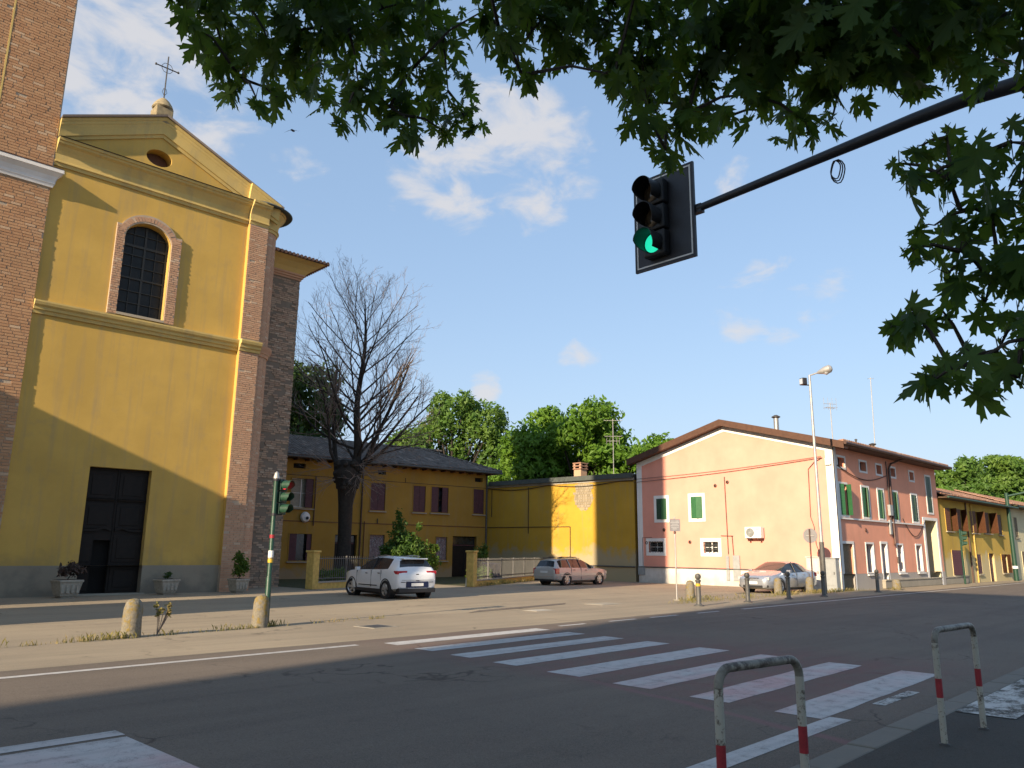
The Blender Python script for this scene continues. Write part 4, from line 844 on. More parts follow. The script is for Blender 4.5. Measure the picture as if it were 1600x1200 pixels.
m = MT('garden_ground'); n1 = m.noise(3, 6, .65); n2 = m.noise(40, 4, .7); m.bsdf(m.mix(m.ramp(n1, .4, .6), m.mix(n2, (.035, .055, .018), (.07, .085, .03)), (.10, .08, .05)), .95, 0, n2, .6, .03, .2); MATS['garden_ground'] = m.m
struct('garden', MB().add([(18.9, 32.5, .006), (26.5, 35.3, .006), (27.0, 34.0, .006), (27.1, 30.8, .006), (39.2, 37.2, .006), (38.75, 42.4, .006), (33, 43.0, .006), (30, 40, .006), (27, 43.6, .006), (19.5, 44.4, .006), (18.6, 38, .006)], [tuple(range(11))]), 'garden_ground')
# ================================================================== garden fence
PXY = lambda p, q, t: Vector(p).lerp(Vector(q), t)
def pillar(label, x, y, h, w=.42, broken=False):
    t = thing('gate_pillar', label, 'pillar', (x, y, 0)); F = Fr((x, y, 0), (.94, .34, 0), (.34, -.94, 0))
    MB().box(-w/2, w/2, -w/2, w/2, 0, h-.1, F).build('shaft', 'ochre_post', t, bevel=.03); MB().box(-w/2-.04, w/2+.04, -w/2-.04, w/2+.04, h-.1, h, F).build('cap', 'ochre_post', t, bevel=.025)
    if broken: MB().box(-w/2-.03, w/2+.02, -w/2-.015, -w/2+.05, .0, .45, F).build('chipped_base', 'stone', t, bevel=.03)
pillar('dull ochre gate pillar at the left end of the railing by the church', 18.75, 32.3, 1.72); pillar('sunlit crumbling ochre gate pillar right of the white car', 26.75, 30.5, 1.80, .42, True)
def railing(label, p, q, zt, n, mat='rail_iron'):
    p = Vector((*p, 0)); q = Vector((*q, 0)); t = thing('railing', label, 'railing', tuple(p)); u = (q-p).normalized(); F = Fr(p, u, (u.y, -u.x, 0)); ln = (q-p).length
    MB().box(0, ln, -.14, .14, 0, .27, F).build('base_wall', 'ochre_post', t); MB().box(0, ln, -.17, .17, .271, .33, F).build('coping', 'concrete', t)
    for z in (.45, zt-.12): MB().box(0, ln, -.02, .02, z, z+.035, F).build('rail', mat, t)
    b0 = MB().box(-.010, .010, -.010, .010, .33, zt, Fr((0, 0, 0), u, (u.y, -u.x, 0))).build('bar', mat, None); b0.parent = t; b0.location = u*.1
    for k in range(1, n): share(b0, 'bar', u*(.1+(ln-.2)*k/(n-1)), t)
    for k in range(int(ln/2.2)+1): MB().box(k*2.2, k*2.2+.05, -.03, .03, .3, zt+.02, F).build('post', mat, t)
railing('dark iron railing on low ochre wall below the bare tree', (18.98, 32.4), (26.6, 35.2), 1.46, 52); railing('pale iron railing on low ochre wall behind the gold estate car', (27.0, 30.65), (39.2, 37.1), 1.40, 84)
def bin_(label, x, y, rz):
    t = thing('waste_bin', label, 'bin', (x, y, 0)); F = Fr((x, y, 0), (math.cos(rz), math.sin(rz), 0), (math.sin(rz), -math.cos(rz), 0))
    c = [F(sx*(.24 if z < .5 else .29), sd*(.26 if z < .5 else .33), z) for z in (.12, .95) for sd in (-1, 1) for sx in (-1, 1)]
    MB().hexa(c).build('body', 'bin_blue', t, bevel=.02); MB().hexa([F(sx*.31, sd*.36, z+(.06 if sd < 0 else 0)) for z in (.955, 1.02) for sd in (-1, 1) for sx in (-1, 1)]).build('lid', 'bin_blue', t, bevel=.015)
    for sx in (-1, 1): MB().lathe([(.1, -.03), (.1, .03)], F(sx*.25, -.28, .1), 12, axis='y').build('wheel', 'rubber', t)
bin_('blue wheeled bin behind the pale railing, left of the pair', 33.0, 36.0, .45); bin_('blue wheeled bin behind the pale railing, right of the pair', 33.8, 36.4, .5)

# ================================================================== vegetation
def leafcloud(blobs, n, size, seed, drop=.25, flat=False):
    """leaf clumps spread through the volume of several ellipsoids (c, r): one mesh, every leaf its own bent face pair"""
    g = np.random.default_rng(seed); C_ = np.array([b[0] for b in blobs], float); R_ = np.array([b[1] for b in blobs], float)
    w = (R_[:, 0]*R_[:, 1]+R_[:, 1]*R_[:, 2]+R_[:, 0]*R_[:, 2]); idx = g.choice(len(blobs), n, p=w/w.sum())
    d = g.normal(size=(n, 3)); d /= np.linalg.norm(d, axis=1)[:, None]; rad = 1-np.abs(g.normal(0, drop, n)); rad = np.clip(rad, .15, 1.05)
    # ragged outline: push shells in and out with a few sine lobes
    lob = 1+.20*np.sin(d[:, 0]*7+idx*1.3)+.17*np.sin(d[:, 2]*9+d[:, 1]*6+idx*2.1); pos = C_[idx]+d*R_[idx]*(rad*lob)[:, None]
    nrm = d+g.normal(0, .7, (n, 3)); nrm /= np.linalg.norm(nrm, axis=1)[:, None]; t = np.cross(nrm, g.normal(size=(n, 3))); t /= np.linalg.norm(t, axis=1)[:, None]; b = np.cross(nrm, t)
    if flat: t[:, 2] *= .3; b[:, 2] *= .3
    s = size*g.uniform(.55, 1.35, n)[:, None]; v = np.empty((n, 6, 3)); h = nrm*s*.22
    v[:, 0] = pos-t*s; v[:, 1] = pos-t*s*.25+b*s*.5-h; v[:, 2] = pos+t*s*.5+b*s*.34-h; v[:, 3] = pos+t*s*1.05; v[:, 4] = pos+t*s*.5-b*s*.34-h; v[:, 5] = pos-t*s*.25-b*s*.5-h
    mb = MB(); mb.v = [tuple(x) for x in v.reshape(-1, 3)]; mb.f = []
    for i in range(n): k = i*6; mb.f += [(k, k+1, k+2, k+3), (k, k+3, k+4, k+5)]
    return mb
def limb_tree(par, base, r0, tips, mat='bark', seed=1, name='trunk'):
    g = random.Random(seed); mb = MB(); base = Vector(base); top = base+Vector((0, 0, sum(t[2] for t in tips)/len(tips)-base.z))*.45
    top.x += (sum(t[0] for t in tips)/len(tips)-base.x)*.6; top.y += (sum(t[1] for t in tips)/len(tips)-base.y)*.6
    mb.tube([base, base.lerp(top, .5)+Vector((g.uniform(-.2, .2), g.uniform(-.2, .2), 0)), top], [r0*1.25, r0, r0*.75], 9)
    for t in tips:
        t = Vector(t); s_ = base.lerp(top, g.uniform(.65, 1)); m_ = s_.lerp(t, .5)+Vector((0, 0, (t-s_).length*.10)); mb.tube([s_, m_, t], [r0*.5, r0*.3, r0*.08], 6)
    return mb.build(name, mat, par, smooth=True)
def tree(name, label, base, blobs, n, size, mat, seed, group=None, r0=.35, drop=.25):
    t = thing(name, label, 'tree', base, group); limb_tree(t, base, r0, [b[0] for b in blobs], seed=seed); leafcloud(blobs, n, size, seed, drop).build('crown', mat, t); return t
def ring(c, R3, k, rr, seed):
    g = random.Random(seed); out = []
    for i in range(k):
        a = 2*PI*i/k+g.uniform(-.3, .3); e = g.uniform(-.75, .9); out.append(((c[0]+R3[0]*math.cos(a)*math.cos(e), c[1]+R3[1]*math.sin(a)*math.cos(e), c[2]+R3[2]*math.sin(e)), tuple(x*g.uniform(.75, 1.25) for x in rr)))
    return out+[(c, tuple(x*.6 for x in R3))]
tree('broad_tree', 'dark leafy tree rising directly behind the church chapel', (28.5, 52.5, 0), ring((28.4, 52.5, 10.8), (2.6, 2.6, 4.6), 18, (1.3, 1.3, 1.4), 3), 9000, .20, 'dark_leaf', 3, r0=.3)
pb = []
for (x, y, z, r, h) in ((48.4, 63.6, 12, 2.0, 4.2), (51.0, 61.6, 12.8, 2.3, 5.4), (53.4, 59.7, 12.2, 2.3, 5.2), (54.8, 58.4, 10.5, 1.7, 3.8), (47.2, 64.6, 9.5, 1.6, 3.4)): pb += ring((x, y, z), (r, r, h), 14, (1.0, 1.0, 1.5), int(x*7))
tree('poplar_clump', 'dense round topped poplars behind the ochre house roof', (51.5, 61.5, 0), pb, 21000, .22, 'poplar_leaf', 11, r0=.45, drop=.2)
tree('broad_tree', 'small bright green tree at the corner of the ochre roof', (46.5, 51.8, 0), ring((45.9, 50.2, 7.4), (1.4, 1.4, 1.5), 8, (.8, .8, .8), 8), 2600, .17, 'robinia_leaf', 8, r0=.15)
rbz = ring((46.6, 41.8, 9.8), (3.6, 3.9, 3.8), 22, (1.5, 1.5, 1.1), 21)+ring((49.6, 38.0, 8.8), (2.9, 3.0, 2.5), 14, (1.3, 1.3, .9), 22)+ring((44.9, 44.0, 9.0), (1.9, 1.9, 3.0), 10, (1.0, 1.0, .9), 23)
tree('robinia_tree', 'wide feathery bright green tree above the stained ochre wall', (47.5, 40.5, 0), rbz, 23000, .21, 'robinia_leaf', 21, r0=.4, drop=.2)
tree('broad_tree', 'round green tree beyond the roof end of the pink house', (97, 27.2, 0), ring((96.5, 27.8, 9.6), (1.9, 1.9, 2.6), 12, (1.1, 1.1, 1.1), 31), 5200, .28, 'poplar_leaf', 31)
tree('broad_tree', 'low distant shrub tree just over the far edge of the pink roof', (92, 29.2, 0), ring((90, 28.6, 7.6), (1.0, 1.0, 1.2), 6, (.7, .7, .7), 33), 1400, .25, 'robinia_leaf', 33, r0=.15)
cb = []
for k in range(44):
    a = random.uniform(0, 2*PI); z = random.uniform(4.0, 12.8); r = (16.5-z)*.5*random.uniform(.35, 1); cb.append(((106+r*math.cos(a), 26.0+r*math.sin(a), z), (1.8, 1.8, .75)))
tree('cedar_tree', 'big layered cedar tree above the mustard and cream roofs', (106, 26.0, 0), cb, 17000, .24, 'poplar_leaf', 41, r0=.5)
cb2 = []
for k in range(24):
    a = random.uniform(0, 2*PI); z = random.uniform(3.0, 11.0); r = (13-z)*.6*random.uniform(.35, 1); cb2.append(((118+r*math.cos(a), 23.0+r*math.sin(a), z), (2.0, 2.0, .5)))
tree('cedar_tree', 'further green tree at the right frame edge beyond the cream house', (118, 23.0, 0), cb2, 8000, .28, 'robinia_leaf', 43, r0=.4)
# shrub in the garden behind the white car
sh = ring((25.45, 34.3, 1.2), (1.35, 1.0, .75), 12, (.5, .5, .42), 51)+[((24.95, 34.4, 3.55), (.2, .2, .4)), ((25.0, 34.4, 3.0), (.42, .4, .45)), ((25.1, 34.35, 2.45), (.7, .6, .5)), ((25.7, 34.2, 2.3), (.5, .45, .4)), ((25.3, 34.3, 1.9), (1.0, .8, .55)), ((26.0, 34.0, 3.0), (.22, .2, .22)), ((27.0, 33.9, 1.9), (.3, .3, .3)), ((26.9, 33.9, 1.2), (.45, .4, .5))]
t = thing('garden_shrub', 'leafy green shrub behind the white car, sunlit on its top', 'shrub', (25.4, 34.3, 0)); limb_tree(t, (25.4, 34.3, 0), .06, [b[0] for b in sh], seed=5, name='stems'); leafcloud(sh, 5600, .095, 51, .35).build('foliage', 'shrub_leaf', t)
for (lab, x, y, h, r) in (('small plant behind the pale railing right of the crumbling pillar', 29.2, 32.6, .8, .7), ('slim sapling behind the pale railing near the stained wall', 33.4, 37.2, 1.9, .5), ('dark low bush at the foot of the bare tree', 22.2, 36.2, .7, .8)):
    b = [((x, y, h*.6), (r, r, h*.5)), ((x+r*.5, y, h*.9), (r*.5, r*.5, h*.3))]; t = thing('garden_bush', lab, 'bush', (x, y, 0)); limb_tree(t, (x, y, 0), .03, [q[0] for q in b], seed=3, name='stems'); leafcloud(b, 700, .10, int(x*10), .3).build('foliage', 'shrub_leaf', t)

# bare tree
bt = thing('bare_tree', 'large leafless dead tree with thick dark trunk in front of ochre house', 'tree', (23.55, 37.5, 0))
TR, BR, TWG = MB(), MB(), MB(); g = random.Random(19)
def grow(p, d, ln, r, depth, target=BR):
    n = 5 if depth < 2 else 3; pts = [p]; rad = [r]; cur = d.normalized()
    for k in range(n):
        cur = (cur+Vector((g.gauss(0, .10), g.gauss(0, .10), g.gauss(.055, .06)))).normalized(); pts.append(pts[-1]+cur*ln/n); rad.append(r*(1-.62*(k+1)/n))
    (BR if depth < 2 else TWG).tube(pts, rad, 7 if depth < 1 else 5 if depth < 2 else 3, cap=False)
    if depth >= 4: return
    kids = (6, 8, 4, 2)[depth]
    for q in range(kids):
        f = .18+.80*(q+g.random()*.6)/kids; i = min(int(f*n), n-1); o = pts[i].lerp(pts[i+1], f*n-i); ax = (pts[i+1]-pts[i]).normalized()
        side = ax.cross(Vector((g.gauss(0, 1), g.gauss(0, 1), g.gauss(0, 1)))).normalized(); ang = R(g.uniform(28, 55)); nd = ax*math.cos(ang)+side*math.sin(ang)+Vector((0, 0, .16))
        grow(o, nd, ln*g.uniform(.38, .58)*(1.2-.6*f), max(rad[i]*.48, .0065), depth+1)
B0 = Vector((23.55, 37.5, 0)); TR.tube([B0, B0+Vector((.03, 0, .6)), B0+Vector((.05, 0, 2.5)), B0+Vector((.0, 0, 4.2)), B0+Vector((.05, 0, 5.0)), B0+Vector((-.1, 0, 5.9)), B0+Vector((0, 0, 6.6))], [.58, .43, .36, .40, .52, .70, .40], 14)
fk = B0+Vector((0, 0, 6.1)); VR = Vector((.72, -.69, 0))      # the crown spreads mostly across the view
VD = Vector((.69, .72, 0))
lead = [fk+VR*.35+Vector((0, 0, -.6))]; lr = [.34]
for k in range(1, 13): lead.append(fk+VR*(.35+.12*math.sin(k*.9)+.02*k)+VD*.1*math.sin(k*1.3)+Vector((0, 0, -.6+k*.88))); lr.append(.25*(1-k/12.6)**.9+.012)
BR.tube(lead, lr, 9, cap=False)
for q in range(38):                                   # side branches leave the leader and sweep upwards
    f = .06+.90*(q+g.random()*.7)/38; i = min(int(f*12), 11); o = lead[i].lerp(lead[i+1], f*12-i); a = q*2.4+g.uniform(-.4, .4); across = math.cos(a)
    hd_ = VR*math.cos(a)+VD*math.sin(a)*.8; an = R(g.uniform(52, 68)*(1-.30*f*f)); ln = (5.0*math.sqrt(max(0, 1-((f-.12)/.9)**2))+.7)*g.uniform(.8, 1.12); d = hd_*math.sin(an)+Vector((0, 0, math.cos(an)))
    grow(o, d, ln, max(lr[i]*.34, .022), 1)
for (ox, dx, dy, dz, ln, r) in ((-.60, -.16, .1, 1, 6.6, .15), (.75, .52, -.1, 1, 6.4, .14), (-.5, -.55, -.2, 1, 5.4, .10), (.6, .95, .1, .8, 5.6, .10)):
    s_ = fk+VR*ox; TR.tube([fk+VR*ox*.6+Vector((0, 0, -1.0)), s_+Vector((0, 0, .2))], [r*1.5, r], 9); grow(s_, VR*dx+VD*dy+Vector((0, 0, dz)), ln, r, 0)
for (x, z, dx, dz) in ((.7, 6.4, 1, .1), (.75, 6.0, .9, -.4), (-.8, 6.2, -1, .1), (.6, 5.7, .5, -.9), (.5, 5.9, .7, -.8), (-.5, 5.6, -.6, -.5), (.9, 6.6, 1, .2), (1.2, 6.8, 1, -.1)):
    
    p_ = B0+VR*x+Vector((-.2, -.2, z)); d_ = (VR*dx+Vector((-.2, -.2, dz))).normalized()
    for q in range(5): grow(p_, (d_+Vector((g.gauss(0, .45), g.gauss(0, .45), g.gauss(-.1, .4)))).normalized(), g.uniform(1.0, 2.2), .022, 2)
for k in range(26):
    a = g.uniform(0, 2*PI); z = g.uniform(5.0, 6.6); TR.lathe([(.03, -.15), (.16, 0), (.14, .14), (.03, .24)], B0+Vector((.68*math.cos(a)*(1 if z > 5.4 else .8), .6*math.sin(a), z)), 7)
TR.build('trunk', 'bark', bt, smooth=True); BR.build('branches', 'bark', bt, smooth=True); TWG.build('twigs', 'twig_bark', bt, kind='stuff')

# ================================================================== piazza furniture
def stone_bollard(label, x, y, h, r, seed):
    g_ = random.Random(seed); t = thing('stone_bollard', label, 'bollard', (x, y, 0), 'stone bollards')
    mb = MB().lathe([(r*1.08, -.05), (r*1.05, .04), (r, h*.45), (r*.97, h*.74), (r*.82, h*.90), (r*.5, h*.98), (r*.1, h)], (x, y, 0), 22)
    mb.v = [(v[0]+g_.uniform(-.008, .008), v[1]+g_.uniform(-.008, .008), v[2]+g_.uniform(-.006, .006)) for v in mb.v]; mb.build('shaft', 'lichen_stone', t, smooth=True)
m = MT('lichen_stone'); n1 = m.noise(7, 6, .65); n2 = m.noise(28, 5, .65)
c = m.mix(m.ramp(n2, .35, .7), (.15, .135, .105), (.27, .24, .185)); c = m.mix(m.ramp(n1, .50, .62, 0, .85), c, (.22, .15, .028)); c = m.mix(m.ramp(m.noise(5, 5), .62, .7, 0, .6), c, (.16, .15, .13)); m.bsdf(c, .92, 0, m.mth('ADD', n2, n1), .7, .02, .2); MATS['lichen_stone'] = m.m
for a in (('lichen stained stone bollard nearest the left edge, in front of the church', 5.85, 16.95, .75, .18, 1), ('stone bollard at the foot of the green traffic light pole', 8.80, 17.35, .72, .175, 2), ('stone bollard beside the grey sign pole', 26.45, 17.4, .74, .17, 3), ('stone bollard against the front wheel of the silver sedan', 33.6, 17.5, .74, .18, 4), ('stone bollard against the rear wheel of the silver sedan', 36.6, 17.45, .74, .18, 5), ('squat stone bollard at the end of the long low wall', 44.2, 16.3, .55, .22, 6)): stone_bollard(*a)
def metal_bollard(label, x, y, band=False, knob=True):
    t = thing('metal_bollard', label, 'bollard', (x, y, 0), 'metal bollards'); c = (x, y, 0)
    MB().lathe([(.17, 0), (.17, .03), (.10, .06), (.082, .10), (.078, .80)], c, 14).build('shaft', 'bollard_metal', t, smooth=True)
    if band: MB().lathe([(.084, .66), (.084, .75)], c, 14).build('yellow_band', 'bollard_yellow', t)
    MB().lathe([(.078, .80), (.10, .82), (.10, .86), (.05, .89), (.09, .92), (.105, .98), (.09, 1.05), (.04, 1.08), (.01, 1.085)], c, 14).build('knob', 'bollard_metal', t, smooth=True)
for lab, x, y, b in (('dark metal bollard with yellow band, leftmost of the row', 23.85, 15.36, True), ('dark metal bollard in front of the silver sedan bumper', 27.3, 15.45, False), ('dark metal bollard in front of the silver sedan door', 30.7, 15.55, False), ('dark metal bollard at the foot of the tall street lamp', 34.0, 15.6, False), ('dark metal bollard by the doorway of the pink house', 40.4, 15.8, False)): metal_bollard(lab, x, y, b)
def pole_thing(label, x, y, h, r, mat='galvanised', name='sign_pole', cat='sign'):
    t = thing(name, label, cat, (x, y, 0)); MB().tube([(x, y, 0), (x, y, h)], r, 10).build('pole', mat, t, smooth=True); return t
t = pole_thing('small grey information sign on a thin pole before the pink gable', 26.06, 17.75, 3.15, .03)
cd = Vector((-.80, -.60, 0)); SG = Fr((26.06, 17.75, 0), (-cd.y, cd.x, 0), cd); SG = Fr((26.06, 17.75, 0), (.72, -.69, 0), (-.69, -.72, 0))
pn = MB().box(-.20, .21, .035, .055, 2.60, 3.07, SG).build('panel', 'grey_sign', t)
for k, w_ in enumerate((.30, .34, .22, .32, .28, .18)): MB().box(-w_/2, w_/2, .056, .058, 2.98-k*.06, 3.0-k*.06, SG).build('text_line', 'sign_ink', pn)
MB().box(-.12, .12, -.12, .12, 0, .03, SG).build('foot', 'concrete', t); MB().lathe([(.035, 2.5), (.05, 2.53), (.05, 2.58), (.03, 2.6)], (26.06, 17.75, 0), 8).build('clamp', 'copper_pipe', t)
t = pole_thing('round road sign seen from its grey back near the sedan', 37.6, 17.76, 3.0, .035, 'copper_pipe', 'round_sign', 'sign')
MB().lathe([(.36, -.01), (.36, .01)], (37.66, 17.76, 2.68), 24, axis='x').build('disc', 'grey_sign', t); MB().box(37.62, 37.65, 17.56, 17.96, 2.66, 2.70).build('bracket', 'galvanised', t)
lp = thing('street_lamp', 'tall pale street lamp with spotlight in front of the pink corner', 'street lamp', (36.2, 16.55, 0)); B = Vector((36.2, 16.55, 0))
MB().tube([B, B+Vector((0, 0, 2.3)), B+Vector((0, 0, 2.31)), B+Vector((0, 0, 10.35))], [.10, .10, .085, .05], 12).build('pole', 'galvanised', lp, smooth=True); MB().tube([B, B+Vector((0, 0, 2.35))], .108, 12).build('base_sleeve', 'bollard_metal', lp, smooth=True)
hd = Vector((.15, -.99, .22)).normalized(); h0 = B+Vector((0, 0, 10.33)); MB().tube([h0, h0+hd*.45], .035, 8).build('arm', 'galvanised', lp)
mb = MB(); mb.tube([h0+hd*.38, h0+hd*.5, h0+hd*.75, h0+hd*1.0, h0+hd*1.1], [.05, .10, .19, .20, .10], 12); mb.build('lantern', 'galvanised', lp, smooth=True); MB().tube([h0+hd*.62+Vector((0, 0, -.06)), h0+hd*.8+Vector((0, 0, -.1)), h0+hd*1.04+Vector((0, 0, -.08))], [.06, .15, .09], 10).build('lens', 'lamp_clear', lp, smooth=True)
s0 = B+Vector((-.12, .28, 10.05)); MB().box(-.16, .16, -.12, .12, -.17, .17, Fr(s0, (.5, .86, 0), (-.86, .5, 0))).build('spotlight', 'black_metal', lp, bevel=.03); MB().box(-.12, .12, .12, .128, -.13, .13, Fr(s0, (.5, .86, 0), (-.86, .5, 0))).build('spotlight_glass', 'lamp_clear', lp); MB().tube([B+Vector((0, 0, 9.85)), s0+Vector((0, 0, -.17))], .03, 6).build('spotlight_bracket', 'black_metal', lp)
for lab, ya, yb, h, mt in (('pale utility cabinet against the pink gable corner', 18.25, 18.95, 1.62, 'cabinet_pale'), ('grey utility cabinet at the white corner of the pink house', 17.42, 18.15, 1.58, 'cabinet')):
    if mt not in MATS: plain('cabinet_pale', (.52, .50, .45), .5)
    t = thing('utility_cabinet', lab, 'cabinet', (39.75, (ya+yb)/2, 0)); MB().box(39.52, 39.96, ya, yb, 0, h).build('case', mt, t, bevel=.015); MB().box(39.505, 39.52, ya+.04, yb-.04, .25, h-.08).build('door', mt, t, bevel=.008); MB().box(39.47, 39.99, ya-.03, yb+.03, h, h+.05).build('lid', mt, t, bevel=.01); MB().box(39.495, 39.506, ya+.08, ya+.12, h*.5, h*.5+.14).build('handle', 'iron', t)
# flower planters
def planter(label, x, y, w, h, kind, seed):
    t = thing('planter', label, 'planter', (x, y, 0), 'stone planters'); F = Fr((x, y, 0), (.98, .15, 0), (.15, -.98, 0)); a, b = w*.36, w*.5
    mb = MB().hexa([F(sx*(a if z < .1 else b*.95), sd*(a if z < .1 else b*.95), z) for z in (.06, h-.06) for sd in (-1, 1) for sx in (-1, 1)]); bd = mb.build('bowl', 'planter_stone', t, bevel=.025)
    MB().box(-b, b, -b, b, h-.08, h, F).build('rim', 'planter_stone', t, bevel=.02); MB().box(-a*.8, a*.8, -a*.8, a*.8, 0, .065, F).build('foot', 'planter_stone', t, bevel=.01)
    for k in range(4): MB().box(-b*.8+k*b*.42, -b*.8+k*b*.42+b*.28, b*.80, b*.92, .16, h-.14, F).build('relief', 'planter_stone', bd, bevel=.02)
    MB().box(-b+.06, b-.06, -b+.06, b-.06, h-.02, h+.005, F).build('soil', 'soil', t)
    pt = thing('potted_plant', kind[0], 'plant', (x, y, h)); bl = [((x+dx*w, y+dy*w, h+dz), (r, r, r*.9)) for dx, dy, dz, r in kind[1]]
    limb_tree(pt, (x, y, h-.02), .018, [q[0] for q in bl], seed=seed, name='stems'); leafcloud(bl, kind[2], kind[3], seed, .4).build('foliage', kind[4], pt)
plain('reddish_leaf', (.07, .045, .035), .7, rndvar=.4)
planter('largest stone planter left of the church door', 8.45, 31.3, .82, .62, ('dark reddish plant in the planter left of the church door', [(-.1, 0, .3, .24), (.25, 0, .36, .26), (.5, 0, .32, .18), (.1, 0, .5, .16)], 420, .075, 'reddish_leaf'), 61)
planter('middle stone planter right of the church door', 11.95, 31.4, .74, .58, ('tiny sprig in the planter right of the church door', [(0, 0, .12, .14), (.1, 0, .2, .1)], 90, .06, 'dark_leaf'), 62)
planter('smallest stone planter in front of the brick pilaster', 14.75, 31.2, .66, .56, ('bushy green plant in the planter by the brick pilaster', [(0, 0, .35, .28), (.1, 0, .65, .28), (-.1, 0, .9, .2), (.3, 0, .4, .2)], 700, .07, 'shrub_leaf'), 63)
# weeds in the joint along the bollards
wd = MB(); g = random.Random(5)
def blades(x, y, n, h, sp):
    for k in range(n):
        a = g.uniform(0, 2*PI); bx, by = x+g.gauss(0, sp), y+g.gauss(0, sp*.35); hh = h*g.uniform(.4, 1.1); l = hh*g.uniform(.2, .7); w_ = .008
        wd.add([(bx-w_*math.sin(a), by+w_*math.cos(a), 0), (bx+w_*math.sin(a), by-w_*math.cos(a), 0), (bx+l*math.cos(a)*.4, by+l*math.sin(a)*.4, hh*.7), (bx+l*math.cos(a), by+l*math.sin(a), hh)], [(0, 1, 2), (2, 1, 3)])
for k in range(38):
    x = g.uniform(3.2, 12.5); blades(x, 16.85+(x-5.8)*.13, 8, .10 if g.random() < .8 else .2, .10)
blades(5.3, 16.8, 120, .16, .3); blades(9.1, 17.4, 60, .16, .15); blades(8.5, 17.2, 40, .12, .15)
for x in (26.2, 27.6, 30.5, 33.4, 34.4, 36.4, 37.4, 44, 38.6, 40.2): blades(x, 17.2 if x < 44 else 16.2, 55, .20, .4)
for k in range(60): x = g.uniform(24, 42); blades(x, 16.5+(x-24)*.03, 6, .14, .3)
for k in range(50): t_ = g.random(); blades(27+12*t_, 30.3+6.2*t_, 10, .22, .2)
w_o = wd.build('weeds', 'dry_grass'); w_o['kind'] = 'stuff'; tag(w_o, 'dry grass and weeds growing along the cracks of the piazza edge', 'weeds')
dp = thing('dry_weed', 'tall dry brown weed right of the leftmost stone bollard', 'weed', (6.38, 17.0, 0)); mb = MB(); lv = []
for k in range(9):
    a = g.uniform(0, 2*PI); top = Vector((6.38+.14*math.cos(a)+.08, 17.0+.12*math.sin(a), g.uniform(.35, .62))); mb.tube([(6.38, 17.0, 0), Vector((6.38, 17.0, 0)).lerp(top, .5)+Vector((.02, 0, .03)), top], .007, 4); lv.append((tuple(top), (.06, .06, .07)))
mb.build('stems', 'twig_bark', dp); leafcloud(lv, 170, .035, 71, .5).build('seed_heads', 'dry_grass', dp, kind='stuff')

# ================================================================== traffic lights
def visor(F, u, z, r, ln, parent, mat, d0=0.):
    """a hooded tunnel: an open cylinder cut away underneath"""
    mb = MB(); n = 22; vs = []
    for rr in (r, r*.95):
        for k in range(n+1):
            a = R(-52)+R(284)*k/n; cut = 1-.45*max(0, -math.sin(a)); vs += [F(u+rr*math.cos(a), d0, z+rr*math.sin(a)), F(u+rr*math.cos(a), d0+ln*cut, z+rr*math.sin(a))]
    m_ = 2*(n+1); fs = []
    for k in range(n): fs += [(2*k, 2*k+2, 2*k+3, 2*k+1), (m_+2*k, m_+2*k+1, m_+2*k+3, m_+2*k+2), (2*k+1, 2*k+3, m_+2*k+3, m_+2*k+1)]
    return mb.add(vs, fs).build('visor', mat, parent, smooth=True)
def lens(F, u, z, r, parent, mat, d0):
    mb = MB(); n = 20; vs = [F(u, d0+r*.28, z)]
    for rr, dd in ((.5, .22), (.85, .1), (1, 0)):
        for k in range(n): vs.append(F(u+r*rr*math.cos(2*PI*k/n), d0+r*dd, z+r*rr*math.sin(2*PI*k/n)))
    fs = [(0, 1+k, 1+(k+1) % n) for k in range(n)]+[(1+j*n+k, 1+(j+1)*n+k, 1+(j+1)*n+(k+1) % n, 1+j*n+(k+1) % n) for j in range(2) for k in range(n)]
    return mb.add(vs, fs).build('lens', mat, parent, smooth=True)
def head(t, F, u, ztop, unit, r, lits, vis, bodymat='pole_green', vmat='black_plastic', dep=.16, lensoff='lens_dark', vismat=None):
    for k in range(3):
        z = ztop-unit*(k+.5); b = MB().box(u-unit*.47, u+unit*.47, -dep, 0, z-unit*.475, z+unit*.475, F).build('signal_body', bodymat, t, bevel=.02)
        lens(F, u, z, r, b, lits[k] or lensoff, .004); visor(F, u, z, r*1.12, vis, b, vismat or vmat)
tl = thing('traffic_light', 'green traffic light showing red on a pole before the church', 'traffic light', (9.06, 17.57, 0)); B = Vector((9.06, 17.57, 0))
MB().tube([B, B+Vector((0, 0, 1.1)), B+Vector((0, 0, 1.12)), B+Vector((0, 0, 3.45))], [.068, .068, .055, .055], 12).build('pole', 'pole_green', tl, smooth=True)
MB().lathe([(.07, 3.42), (.07, 3.47), (.055, 3.52), (.05, 3.56), (.01, 3.6)], B, 12).build('pole_cap', 'galvanised', tl, smooth=True)
NF = Fr(B+Vector((.22, 0, 0)), (.93, .37, 0), (.37, -.93, 0)); head(tl, NF, 0, 3.42, .285, .10, ['red_light', None, None], .24, 'pole_green', 'black_plastic', vismat='pole_green')
for z in (2.57, 3.40): MB().tube([B+Vector((0, 0, z)), B+Vector((.2, 0, z))], .022, 6).build('bracket', 'black_metal', tl); MB().lathe([(.07, z-.03), (.07, z+.03)], B, 12).build('clamp', 'black_metal', tl)
for z, w_, mt in ((1.62, .10, 'plate_white'), (1.50, .06, 'bollard_yellow'), (2.05, .04, 'rail_red')): MB().lathe([(.062, z-w_), (.062, z+w_)], B+Vector((-.002, -.003, 0)), 12).build('sticker', mt, tl)

